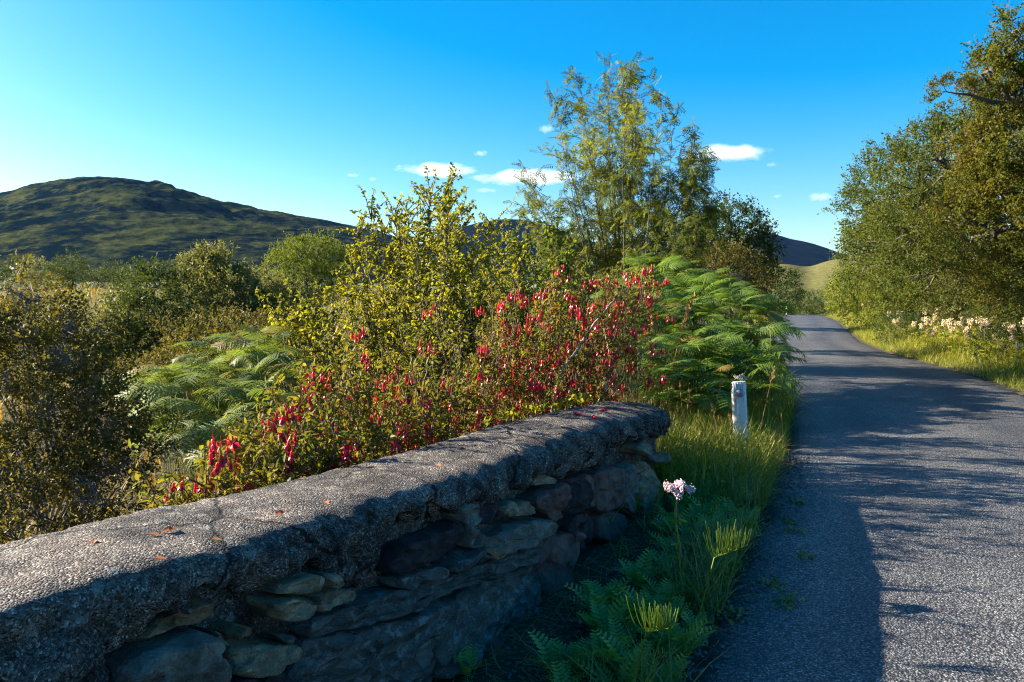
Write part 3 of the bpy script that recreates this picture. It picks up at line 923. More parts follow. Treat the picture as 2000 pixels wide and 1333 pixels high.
M['grass'] = leaf_mat('grass_blades', [(0.09, 0.13, 0.012), (0.15, 0.18, 0.016), (0.22, 0.21, 0.022), (0.28, 0.22, 0.05)], 0.40, (1.6, 1.55, 0.7), 0.5, 0.35)
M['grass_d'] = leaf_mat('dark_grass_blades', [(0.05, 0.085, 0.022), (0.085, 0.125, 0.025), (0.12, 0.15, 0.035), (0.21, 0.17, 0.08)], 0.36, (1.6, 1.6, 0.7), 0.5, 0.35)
M['grass_dry'] = leaf_mat('dry_grass_stalks', [(0.22, 0.13, 0.04), (0.32, 0.20, 0.07), (0.28, 0.13, 0.05), (0.24, 0.20, 0.05)], 0.3, (1.3, 1.2, 0.9), 0.6, 0.3)
M['moor'] = leaf_mat('moor_grass', [(0.10, 0.085, 0.018), (0.17, 0.125, 0.03), (0.22, 0.14, 0.035), (0.08, 0.085, 0.016)], 0.35, (1.5, 1.4, 0.8), 0.6, 0.3)
M['silverweed'] = leaf_mat('silverweed_leaf', [(0.08, 0.16, 0.035), (0.12, 0.20, 0.04), (0.17, 0.24, 0.04)], 0.30, (1.4, 1.6, 0.8), 0.5, 0.4)
M['horsetail'] = leaf_mat('horsetail_needles', [(0.10, 0.17, 0.012), (0.16, 0.21, 0.02)], 0.40, (1.6, 1.5, 0.7), 0.4, 0.4)
M['flower_red'] = leaf_mat('fuchsia_petals', [(0.44, 0.003, 0.018), (0.54, 0.005, 0.030), (0.42, 0.003, 0.022), (0.20, 0.004, 0.014)], 0.32, (1.4, 0.7, 0.9), 0.35, 0.5)
M['flower_purple'] = plain_mat('purple_corolla', (0.12, 0.008, 0.07), 0.5)
M['flower_pink'] = plain_mat('pale_pink_florets', (0.55, 0.38, 0.40), 0.7, 0.2, 0.3, 200)
M['flower_cream'] = leaf_mat('cream_meadowsweet', [(0.42, 0.34, 0.20), (0.55, 0.47, 0.31), (0.44, 0.35, 0.20)], 0.3, (1.2, 1.1, 1.0), 0.7, 0.2)

# ------------------------------------------------------------------ the rowan: many stems fanned out of one base
def pinnate_t(pairs=6, w=0.30, ll=0.34):
    mb = MB(); lt = leaf_t('diamond', 0.36, 0.05)
    P, D = [], []
    for k in range(pairs):
        x = 0.2 + 0.75 * k / (pairs - 1)
        for s in (-1, 1):
            P.append((x, 0, -0.12 * x * x)); D.append((0.55, s, -0.12))
    P.append((0.98, 0, -0.12)); D.append((1, 0, -0.2))
    mb.inst(lt, np.array(P), np.array(D, float), np.tile([0, 0, 1.0], (len(P), 1)), np.full(len(P), ll))
    return mb.template()
PIN = pinnate_t(5)

def fan_tree(name, label, base, tips, lm, bm, rng, leaf_T, leaf_size, r0=0.035, per_stem=16, leaves_per_twig=9, twig_len=0.5, bare=0.3, leaf_droop=-0.25, group=None, cat='tree', sag=0.1, along=0.6):
    base = np.array(base, float)
    root = empty(name, base, label, cat, group)
    tb, LP, LD = MB(), [], []
    for tp in tips:
        tp = np.array(tp)
        b = base + np.array([rng.normal() * 0.08, rng.normal() * 0.08, -0.2])
        L = np.linalg.norm(tp - b)
        side = np.array([tp[0] - b[0], tp[1] - b[1], 0])
        t = np.linspace(0, 1, 14)[:, None]
        path = b + (tp - b) * t - side * sag * 4 * t * (1 - t) * 0.6 + np.cumsum(rng.normal(size=(14, 3)) * 0.012 * L / 3, 0) * t
        tb.tube(path - base, r0 * L / 4, r0 * 0.10, 6)
        for q in range(int(per_stem * L / 4) + 2):
            f = bare + (1 - bare) * rng.random() ** 0.8
            i = min(12, int(f * 13)); fr = f * 13 - i
            p = path[i] * (1 - fr) + path[i + 1] * fr
            d0 = nrm(path[i + 1] - path[i])
            d = nrm(d0 * along + rng.normal(size=3) * 0.72 + np.array([0, 0, 0.2]))
            tl = twig_len * rng.uniform(0.4, 1.2) * (1.15 - 0.6 * f)
            tw = curve(p, p + d * tl, 0.03, 5, 0.012, rng)
            tb.tube(tw[::2] - base, 0.006, 0.002, 3, cap=False)
            for m_ in range(leaves_per_twig):
                g = 0.22 + 0.78 * (m_ + rng.random()) / leaves_per_twig
                i2 = min(3, int(g * 4)); pp = tw[i2] + (tw[i2 + 1] - tw[i2]) * (g * 4 - i2)
                LP.append(pp); LD.append(nrm(d * 0.35 + rng.normal(size=3) * 0.8 + np.array([0, 0, leaf_droop])))
        for m_ in range(leaves_per_twig):
            pp = path[-1] - (path[-1] - path[-3]) * rng.random()
            LP.append(pp); LD.append(nrm(nrm(path[-1] - path[-3]) * 0.5 + rng.normal(size=3) * 0.7))
    LP, LD = np.array(LP), np.array(LD)
    mb = MB()
    mb.inst(leaf_T, LP - base, LD, rnd_dirs(len(LP), rng, 2.0), leaf_size * rng.uniform(0.6, 1.25, len(LP)))
    mb.build('crown', lm, root)
    tb.build('trunk' if cat == 'tree' else 'stems', bm, root, smooth=True)
    return root

def gbase(px, depth):
    x = ray(px, 570)[0] * depth
    return np.array([x, depth, float(ground_z(x, depth))])

rg = np.random.default_rng(3)
tips = [(1138, 121), (1217, 116), (1241, 128), (1255, 147), (1083, 190), (1131, 166), (1286, 183), (1310, 202), (1366, 226), (1380, 266), (1393, 297), (1400, 338),
        (1402, 366), (1393, 397), (1076, 259), (1114, 311), (1031, 325), (1048, 363), (1003, 411), (1069, 456), (1193, 138), (1166, 150), (1150, 240), (1180, 220),
        (1230, 210), (1270, 240), (1300, 290), (1330, 300), (1200, 300), (1160, 330), (1250, 320), (1340, 370), (1110, 400), (1220, 180), (1290, 350), (1180, 400), (1320, 420), (1240, 390), (1350, 330), (1370, 425), (1300, 400), (1345, 455), (1280, 300), (1368, 310), (1060, 400), (1090, 430), (1035, 440), (1020, 380), (1310, 340)]
T3 = [at(1238 + (a - 1238) * 0.97, 500 + (b - 500) * 0.95, 13.5 + rg.normal() * 0.9) for a, b in tips]
fan_tree('rowan_tree', 'tall airy tree with many fanned stems and feathery leaves against the sky', gbase(1238, 13.5), T3, M['lf_rowan'], M['bark'], rg, PIN, 0.15, 0.018, 20, 9, 0.72, 0.30, sag=-0.05, along=0.45)

# yellow-green shrub with loose shoots against the sky
tips = [(830, 325), (815, 345), (850, 350), (760, 368), (720, 385), (745, 400), (790, 395), (880, 375), (905, 392), (700, 440), (690, 465), (850, 410), (820, 430), (930, 420), (765, 440), (960, 440), (985, 455), (880, 440),
        (1000, 475), (720, 500), (660, 520), (680, 560), (640, 590), (600, 600), (570, 610), (540, 630), (580, 650), (620, 640), (760, 520), (800, 480), (860, 500), (910, 500), (950, 510), (1010, 520), (700, 580), (740, 600), (800, 570), (850, 590), (900, 580), (960, 580), (650, 640), (700, 650), (780, 640), (520, 610), (560, 580),
        (830, 640), (880, 650), (940, 640), (990, 570), (1040, 500), (1060, 560), (620, 690), (680, 690), (520, 670)]
T3 = [at(a, 640 + (b - 640) * 0.90, 7.6 + rg.normal() * 0.55) for a, b in tips]
fan_tree('hawthorn_tree', 'yellow-green hawthorn shrub with loose shoots behind the red-flowered bush', gbase(845, 7.6), T3, M['lf_yellow'], M['bark'], rg, leaf_t('diamond', 0.7, 0.10), 0.038, 0.014, 62, 21, 0.52, 0.28, 0.1, sag=-0.03, along=0.5)

# greener thicket between hawthorn and rowan
tips = [(1000, 470), (1040, 480), (1080, 490), (1120, 500), (1010, 530), (1060, 540), (1110, 545), (960, 560), (1000, 590), (1050, 600), (1100, 590), (1140, 540), (950, 620), (1000, 640), (1060, 640), (910, 560), (920, 610), (1150, 580), (890, 530), (930, 490), (1130, 620), (1090, 450), (1020, 440)]
T3 = [at(a, b, 9.4 + rg.normal() * 0.5) for a, b in tips]
fan_tree('shrub', 'green leafy thicket between the hawthorn and the bracken', gbase(1040, 9.4), T3, M['lf_round'], M['bark'], rg, leaf_t('oval', 0.6, 0.10), 0.055, 0.022, 62, 15, 0.5, 0.2, 0.0, cat='shrub')

# ------------------------------------------------------------------ trees and shrubs by lobes
def L(px, py, d, rx, rz, ry=None):
    return (at(px, py, d), (rx, ry or rx, rz))

def rs(k): return np.random.default_rng(k)
# right-hand side, from near to far
oak = leafy('oak_tree', (11.4, 13.2, 0.5), [L(2035, 140, 13, 0.8, 0.7), L(1990, 205, 12.8, 0.6, 0.35), L(2080, 240, 13, 1.2, 1.0), L(2000, 320, 12.6, 0.9, 0.6), L(2080, 390, 12.5, 1.2, 1.0), L(1950, 370, 12.6, 0.6, 0.5), L(1935, 450, 12.5, 0.8, 0.7),
      L(2040, 500, 12.2, 1.1, 0.9), L(1905, 290, 12.8, 0.35, 0.20), L(1975, 110, 12.8, 0.28, 0.2), L(1985, 60, 12.8, 0.20, 0.22), L(1930, 140, 12.8, 0.25, 0.2)],
      'tall olive oak at the right edge with a branch reaching over the road', 'tree', M['lf_oak'], M['bark'], 2000, 0.36, 'oak', rs(1), 0.15, limb_n=150, gaps=True, clump=1.6)
def oak_branch():
    rng = rs(101); b0 = np.array(oak.location)
    tb, P, D = MB(), [], []
    main = np.array([at(*p) for p in ((2040, 215, 12.8), (1980, 205, 12.7), (1940, 200, 12.65), (1912, 192, 12.6), (1895, 185, 12.6), (1868, 183, 12.6), (1838, 178, 12.6))])
    tb.tube(main - b0, np.array([0.05, 0.042, 0.035, 0.028, 0.02, 0.014, 0.006]), None, 6)
    for p, q in (((1912, 192), (1900, 172)), ((1868, 183), (1862, 155)), ((1880, 184), (1885, 158)), ((1850, 180), (1832, 160)), ((1838, 178), (1822, 175)), ((1940, 200), (1925, 225)), ((1895, 185), (1893, 165)), ((1845, 180), (1828, 190)), ((1960, 202), (1945, 160)), ((1975, 204), (1915, 240)), ((1860, 183), (1848, 158))):
        a, e = at(*p, 12.6), at(*q, 12.6 + rng.normal() * .15)
        tb.tube(curve(a, e, 0.02, 5, 0.01, rng) - b0, 0.008, 0.003, 4)
        for k in range(7):
            P.append(a + (e - a) * rng.uniform(0.45, 1.05)); D.append(nrm(nrm(e - a) + rng.normal(size=3) * .6))
    P, D = np.array(P), np.array(D)
    tb.build('branch', M['bark'], oak, smooth=True)
    mb = MB(); mb.inst(SPR['oak'][0], P - b0, D, rnd_dirs(len(P), rng, 1.0), 0.24 * rng.uniform(.6, 1.2, len(P)))
    mb.build('branch_leaves', M['lf_oak'], oak)
oak_branch()
leafy('oak_tree', (11.2, 17.0, 0.5), [L(1850, 330, 17, 1.2, 0.9), L(1900, 300, 17.5, 1.0, 0.9), L(1800, 380, 17, 1.0, 0.9), L(1860, 430, 16.5, 1.3, 1.0), L(1930, 420, 17, 1.2, 1.1), L(1790, 460, 16.8, 0.9, 0.8), L(1850, 520, 16.3, 1.2, 0.8), L(1880, 240, 17.5, 0.5, 0.5)],
      'rounded olive tree behind the oak with the reaching branch', 'tree', M['lf_hedge'], M['bark'], 1700, 0.43, 'broad', rs(2), 0.14, limb_n=110, gaps=True, clump=1.3)
leafy('oak_tree', (12.6, 22.5, 0.5), [L(1760, 370, 22, 1.3, 1.1), L(1800, 330, 22.5, 1.1, 1.0), L(1720, 420, 22, 1.1, 1.0), L(1770, 460, 21.5, 1.4, 1.1), L(1720, 500, 21.5, 1.0, 0.9), L(1800, 540, 21, 1.3, 0.9), L(1830, 420, 22, 1.2, 1.2)],
      'middle tree of the dense row right of the road', 'tree', M['lf_ash'], M['bark'], 1400, 0.52, 'broad', rs(3), 0.14, limb_n=80, gaps=True, clump=1.1)
leafy('oak_tree', (15.0, 29.5, 0.4), [L(1748, 458, 29, 0.92, 0.90), L(1778, 428, 29, 0.92, 0.81), L(1728, 486, 29, 0.83, 0.81), L(1758, 516, 28.5, 1.10, 0.90), L(1808, 478, 29, 1.20, 1.08), L(1728, 536, 28.5, 0.74, 0.63), L(1793, 576, 28, 1.10, 0.81), L(1715, 463, 29, 0.41, 0.45)],
      'farthest rounded tree of the row, nearest the blue hill', 'tree', M['lf_hedge'], M['bark'], 1300, 0.60, 'far', rs(4), 0.13, limb_n=50, gaps=True, clump=0.9)
leafy('hedge_shrub', (17.6, 41, 0.2), [L(1658, 568, 40, 0.83, 0.81), L(1640, 583, 41, 0.55, 0.72), L(1678, 558, 39, 0.92, 1.08), L(1698, 583, 38, 0.92, 0.81)],
      'light green roadside shrub where the road nears its crest', 'shrub', M['lf_green'], M['bark'], 420, 0.6, 'far', rs(5), 0.05, stems=3, limb_n=20)
leafy('hedge_shrub', (12.4, 25, 0.3), [L(1720, 585, 25, 0.9, 0.7), L(1750, 600, 24, 0.8, 0.6), L(1700, 600, 26, 0.7, 0.5)],
      'bright green shrub under the farthest rounded tree', 'shrub', M['lf_green'], M['bark'], 420, 0.42, 'broad', rs(6), 0.05, stems=3, limb_n=20)
leafy('hedge_shrub', (11.9, 20.8, 0.4), [L(1805, 580, 21, 1.0, 0.7), L(1845, 570, 20.5, 0.9, 0.8), L(1775, 590, 21, 0.6, 0.5)],
      'dull olive shrub under the middle tree of the row', 'shrub', M['lf_hedge'], M['bark'], 600, 0.40, 'fine', rs(7), 0.05, stems=3, limb_n=20)
leafy('hedge_shrub', (10.9, 16.8, 0.4), [L(1910, 560, 17.0, 0.8, 0.8), L(1950, 585, 16.5, 0.8, 0.6), L(1875, 590, 17.2, 0.6, 0.5)],
      'grey-green shrub with pale twigs behind the cream flowers', 'shrub', M['lf_willow'], M['twig'], 700, 0.34, 'fine', rs(8), 0.05, stems=4, limb_n=60)
leafy('hedge_shrub', (10.2, 14.5, 0.4), [L(1990, 575, 14.4, 0.7, 0.6), L(2040, 590, 14.4, 0.9, 0.7), L(2010, 520, 14.4, 0.6, 0.6)],
      'leafy shrub at the right edge beneath the oak', 'shrub', M['lf_hedge'], M['bark'], 700, 0.34, 'fine', rs(9), 0.05, stems=3, limb_n=40)

# left of the road, beyond the bracken
leafy('dark_tree', (8.7, 27.5, -0.2), [L(1430, 450, 28, 0.9, 0.8), L(1400, 480, 28, 0.9, 0.8), L(1460, 490, 28, 0.7, 0.9), L(1420, 520, 27.5, 1.1, 0.9), L(1465, 530, 27.5, 0.6, 0.8), L(1380, 520, 27.5, 0.8, 0.8), L(1425, 428, 28, 0.5, 0.4)],
      'dark rounded tree behind the bracken left of the road', 'tree', M['lf_dark'], M['bark'], 900, 0.55, 'far', rs(10), 0.12, limb_n=50)
leafy('dead_leaved_shrub', (5.1, 17, -0.3), [L(1390, 530, 17, 0.7, 0.5), L(1440, 550, 17, 0.7, 0.6), L(1350, 540, 17, 0.6, 0.5)],
      'brownish shrub at the foot of the dark rounded tree', 'shrub', M['lf_scrub'], M['bark'], 420, 0.36, 'fine', rs(11), 0.04, stems=3, limb_n=40)
leafy('shrub', (14.2, 45, -0.2), [L(1512, 570, 45, 1.3, 1.2), L(1500, 560, 45, 0.9, 1.1)], 'small shrub left of the road crest below the foothill', 'shrub', M['lf_dark'], M['bark'], 260, 0.7, 'far', rs(12), 0.05, stems=2, limb_n=10)
leafy('round_tree', (-8.2, 30, 0.3), [L(590, 510, 30, 1.0, 0.8), L(620, 500, 30, 0.9, 0.65), L(560, 530, 30, 0.8, 0.7), L(640, 530, 30, 0.8, 0.8), L(600, 550, 29.5, 1.2, 0.8), L(565, 570, 29.5, 0.9, 0.5), L(650, 555, 29.5, 0.7, 0.6)],
      'compact rounded green tree on the moor before the hill', 'tree', M['lf_round'], M['bark'], 1500, 0.34, 'far', rs(13), 0.12, limb_n=30)
leafy('dark_bush', (-6.4, 13.8, -0.6), [L(310, 590, 13.8, 0.55, 0.5), L(330, 640, 13.6, 0.7, 0.6), L(280, 650, 13.8, 0.55, 0.6), L(300, 710, 13.5, 0.7, 0.5), L(345, 700, 13.5, 0.6, 0.6), L(250, 720, 13.6, 0.5, 0.4), L(305, 562, 13.8, 0.25, 0.25)],
      'dark green upright bush left of the pale willow', 'shrub', M['lf_dark'], M['bark'], 850, 0.36, 'fine', rs(14), 0.05, stems=3, limb_n=50)
leafy('willow_shrub', (-7.3, 17, -0.3), [L(400, 570, 17, 0.6, 0.7), L(430, 545, 17, 0.35, 0.5), L(380, 610, 16.6, 0.8, 0.6), L(440, 600, 16.6, 0.7, 0.6), L(415, 640, 16.4, 1.0, 0.5), L(395, 540, 17, 0.25, 0.35)],
      'pale willow shrub with upright shoots beside the dark green bush', 'shrub', M['lf_willow'], M['twig'], 900, 0.40, 'willow', rs(15), 0.05, stems=4, limb_n=50, up=0.9)
leafy('willow_shrub', (-6.0, 18, -0.3), [L(500, 590, 18, 0.8, 0.55), L(540, 610, 18, 0.7, 0.5), L(470, 610, 18, 0.7, 0.5), L(500, 650, 17, 1.0, 0.5), L(560, 640, 17, 0.7, 0.5)],
      'low grey-green willow in front of the compact rounded tree', 'shrub', M['lf_willow'], M['twig'], 900, 0.40, 'willow', rs(16), 0.05, stems=4, limb_n=50, up=0.7)
leafy('scrub_bush', (-8.3, 14.2, -0.5), [L(170, 640, 14, 1.0, 0.5), L(210, 680, 13.5, 0.9, 0.5), L(110, 650, 14, 0.9, 0.5), L(180, 720, 13, 1.0, 0.5), L(90, 700, 13, 0.9, 0.5)],
      'low olive scrub bush behind the twiggy bush', 'shrub', M['lf_willow'], M['bark'], 700, 0.36, 'fine', rs(17), 0.04, stems=3, limb_n=40)
leafy('scrub_bush', (-3.7, 11, -0.8), [L(440, 720, 11, 0.8, 0.4), L(380, 760, 10.5, 0.8, 0.4), L(500, 700, 11, 0.8, 0.4), L(330, 760, 11, 0.6, 0.4), L(440, 670, 12, 0.9, 0.4)],
      'dark low scrub behind the left bracken', 'shrub', M['lf_scrub'], M['bark'], 600, 0.34, 'fine', rs(18), 0.04, stems=3, limb_n=40)
# near twiggy bush on the left
leafy('twiggy_bush', (-3.2, 4.9, -1.15), [L(40, 660, 5.0, 0.36, 0.26), L(110, 720, 4.9, 0.36, 0.26), L(20, 760, 4.8, 0.40, 0.32), L(170, 790, 4.9, 0.30, 0.24), L(80, 830, 4.7, 0.42, 0.30), L(-60, 700, 5.0, 0.42, 0.40), L(205, 850, 4.9, 0.26, 0.20),
      L(120, 900, 4.6, 0.40, 0.26), L(-40, 850, 4.6, 0.5, 0.4), L(30, 940, 4.4, 0.42, 0.26), L(50, 590, 5.1, 0.16, 0.16), L(130, 650, 5.1, 0.16, 0.14), L(220, 920, 4.6, 0.2, 0.16), L(70, 1000, 4.2, 0.40, 0.24), L(170, 975, 4.3, 0.32, 0.20), L(0, 1040, 4.0, 0.4, 0.24)],
      'large brown twiggy bush at the left edge behind the wall', 'shrub', M['lf_scrub'], M['twig'], 1000, 0.21, 'fine', rs(19), 0.018, stems=7, limb_n=620, inner=0.30)
# small far bushes along the moor edge
fb = [(75, 535, 70, 1.9, 1.2), (130, 527, 66, 1.3, 1.6), (185, 545, 72, 2.6, 1.1), (225, 540, 75, 2.0, 1.4), (265, 545, 70, 1.6, 1.2), (30, 542, 80, 2.2, 1.0)]
fl = ['grey-green far bush at the foot of the hill, far left of the moor', 'darkest roundest far bush on the moor', 'wide dark far thicket right of the roundest far bush', 'dark far thicket above the orange moor grass',
      'far bush just left of the dark green upright bush', 'lowest far bush at the left edge of the moor']
for k, (px, py, d, r, h) in enumerate(fb):
    c = at(px, py, d); c[2] += 0
    b = np.array([c[0], c[1], float(ground_z(c[0], c[1]))])
    leafy('far_bush', b, [(c, (r * .7, r * .7, h * .75)), (c + np.array([r * .5, 0, -h * .35]), (r * .6, r * .6, h * .6)), (c + np.array([-r * .5, 0, -h * .4]), (r * .6, r * .6, h * .55))], fl[k], 'shrub',
          M['lf_dark'] if k else M['lf_willow'], M['bark'], 240, 0.7, 'far', rs(30 + k), 0.06, 'bushes along the far edge of the moor', stems=2, limb_n=8)
# trees beyond the crest of the road
ft = [(1552, 590, 110, 2.2, 2.4), (1575, 596, 100, 2.0, 1.8), (1598, 594, 120, 2.2, 2.2), (1535, 588, 95, 1.6, 2.0), (1618, 598, 105, 1.8, 1.8)]
fl = ['far dark tree just right of the thin white pole', 'lowest far tree beyond the middle of the road crest', 'far tree beyond the right side of the road crest', 'far dark tree left of the thin white pole', 'far tree touching the light green roadside shrub']
for k, (px, py, d, r, h) in enumerate(ft):
    c = at(px, py, d)
    b = np.array([c[0], c[1], float(ground_z(c[0], c[1]))])
    leafy('far_tree', b, [(c, (r * .8, r * .8, h * .8)), (c + np.array([r * .5, 0, -h * .5]), (r * .6, r * .6, h * .6)), (c + np.array([-r * .5, 0, -h * .6]), (r * .6, r * .6, h * .6))], fl[k], 'tree',
          M['lf_dark'] if k % 2 else M['lf_hedge'], M['bark'], 200, 0.95, 'far', rs(40 + k), 0.1, 'trees beyond the road crest', limb_n=6)
pb = at(1536, 606, 85)
pm = MB(); pm.tube(np.array([[0, 0, -3.0], [0, 0, 0], [0, 0, 1.25]]), 0.035, 0.03, 8)
pole = empty('roadside_pole', pb, 'thin white pole at the far left end of the road', 'pole')
pm.build('shaft', plain_mat('white_paint', (0.75, 0.75, 0.73), 0.5), pole, smooth=True)
pm = MB(); pm.tube(np.array([[0, 0, 1.25], [0, 0, 1.33]]), 0.042, 0.034, 8)
pm.build('pole_cap', plain_mat('grey_cap', (0.3, 0.3, 0.3), 0.5), pole, smooth=True)

# ------------------------------------------------------------------ bracken
def frond_mesh(name, mat, bend, rng, pairs=14, length=1.0):
    """one bracken frond along +X, arching down; stem and pinnae with toothed pinnules"""
    mb = MB()
    pin = leaf_t('diamond', 0.42, 0.04)
    t = np.linspace(0, 1, 15)
    ang = bend * t ** 1.4
    dx = np.cos(ang); dz = -np.sin(ang)
    ax = np.concatenate([[0], np.cumsum(dx[:-1])]) / 14 * length; az = np.concatenate([[0], np.cumsum(dz[:-1])]) / 14 * length
    path = np.stack([ax, 0 * ax, az], -1)
    mb.tube(path, 0.006, 0.0015, 4, 1)
    for k in range(pairs):
        f = 0.16 + 0.83 * (k / (pairs - 1)) ** 0.9
        i = min(13, int(f * 14)); b = path[i] + (path[i + 1] - path[i]) * (f * 14 - i)
        tn = nrm(path[i + 1] - path[i]); up = np.array([-tn[2], 0, tn[0]])
        pl = length * 0.36 * math.sin(math.pi * (0.22 + 0.78 * (1 - f)) ** 0.8 * 0.62) * rng.uniform(0.9, 1.1) + 0.02
        for s in (-1, 1):
            d = nrm(tn * 0.50 + np.array([0, s, 0]) + up * rng.uniform(-0.12, 0.12))
            m = 9
            sd = np.cross(up, d)
            hw = 0.030 * length * (0.55 + 0.45 * min(1, pl / (0.25 * length)))
            up_, md, dn = [], [], []
            for q in range(m + 1):
                g = q / m
                pos = b + d * pl * g - np.array([0, 0, 1]) * pl * 0.20 * g * g
                w = hw * (1 - g) ** 0.55 * (1.0 if q % 2 else 0.48) + 0.001
                lift = up * w * 0.25
                up_.append(pos + sd * w + d * hw * 0.5 * (q % 2) + lift); md.append(pos); dn.append(pos - sd * w + d * hw * 0.5 * (q % 2) + lift)
            k1 = m + 1
            Q = [(i2, i2 + 1, k1 + i2 + 1, k1 + i2) for i2 in range(m)] + [(k1 + i2, k1 + i2 + 1, 2 * k1 + i2 + 1, 2 * k1 + i2) for i2 in range(m)]
            mb.add(np.array(up_ + md + dn), None, Q, 0)
    return mb.mesh(name, [mat, M['bracken_stem']])

def bracken(label, spots, mat, rng, group=None, scale=1.0, zb=None):
    """spots: (px, py, depth) of frond bases; each frond is a part"""
    meshes = [frond_mesh('frond', mat, b, rng) for b in (0.35, 0.7, 1.05, 1.4)] + [frond_mesh('frond', M['bracken_old'], 1.2, rng)]
    c0 = at(*spots[len(spots) // 2][:3])
    base = np.array([c0[0], c0[1], float(ground_z(c0[0], c0[1]))])
    root = empty('bracken_plant', base, label, 'bracken', group)
    sm = MB()
    for (px, py, d, dirx, diry, dz, s) in spots:
        p = at(px, py, d)
        o = link('frond', meshes[rng.integers(0, 4) if rng.random() < 0.94 else 4], root)
        rot_frame(o, p - base, np.array([dirx, diry, dz]), np.array([rng.normal() * .35 - .15, rng.normal() * .35 - .1, 1.0]), s * scale)
        g = np.array([p[0] - dirx * 0.2, p[1] + 0.1, float(ground_z(p[0], p[1])) - 0.05])
        sm.tube(np.array([g, (g + p) / 2 + np.array([-dirx * .06, 0, .05]), p]) - base, 0.004, 0.003, 3)
    sm.build('stalks', M['bracken_stem'], root)
    return root

def region_spots(rng, n, poly, depth, jit, dirs, sc_):
    """random frond bases inside a pixel polygon"""
    poly = np.array(poly, float)
    lo, hi = poly.min(0), poly.max(0)
    out = []
    def inside(p):
        c = False; j = len(poly) - 1
        for i in range(len(poly)):
            if (poly[i, 1] > p[1]) != (poly[j, 1] > p[1]) and p[0] < (poly[j, 0] - poly[i, 0]) * (p[1] - poly[i, 1]) / (poly[j, 1] - poly[i, 1]) + poly[i, 0]:
                c = not c
            j = i
        return c
    while len(out) < n:
        p = lo + (hi - lo) * rng.random(2)
        if not inside(p): continue
        f = (p[1] - lo[1]) / (hi[1] - lo[1])
        a = rng.normal(dirs, 0.95)
        out.append((p[0], p[1], depth[0] + (depth[1] - depth[0]) * f + rng.normal() * jit, math.cos(a), math.sin(a), rng.uniform(-0.1, 0.75), sc_ * rng.uniform(0.5, 1.2)))
    return out

rb = np.random.default_rng(21)
bracken('bright green bracken stand overhanging the left edge of the road', region_spots(rb, 290, [(1285, 610), (1350, 565), (1440, 560), (1500, 600), (1512, 690), (1460, 735), (1370, 720), (1290, 690)], (10.2, 8.0), 0.45, -0.6, 0.42), M['bracken'], rb)
bracken('upper bracken stand below the tall airy tree', region_spots(rb, 240, [(1190, 540), (1240, 505), (1340, 520), (1400, 560), (1320, 620), (1230, 640)], (11.5, 9.5), 0.4, -1.0, 0.43), M['bracken'], rb)
bracken('low dark bracken behind the white marker post', region_spots(rb, 240, [(1240, 660), (1330, 650), (1470, 700), (1495, 750), (1440, 790), (1310, 790), (1240, 740)], (8.6, 7.6), 0.3, -0.9, 0.40), M['bracken'], rb)
bracken('silvery bracken stand left of the red-flowered bush', region_spots(rb, 295, [(300, 740), (420, 680), (520, 640), (590, 660), (600, 780), (520, 860), (400, 860), (310, 810)], (7.4, 5.6), 0.35, -2.3, 0.37), M['bracken_l'], rb)

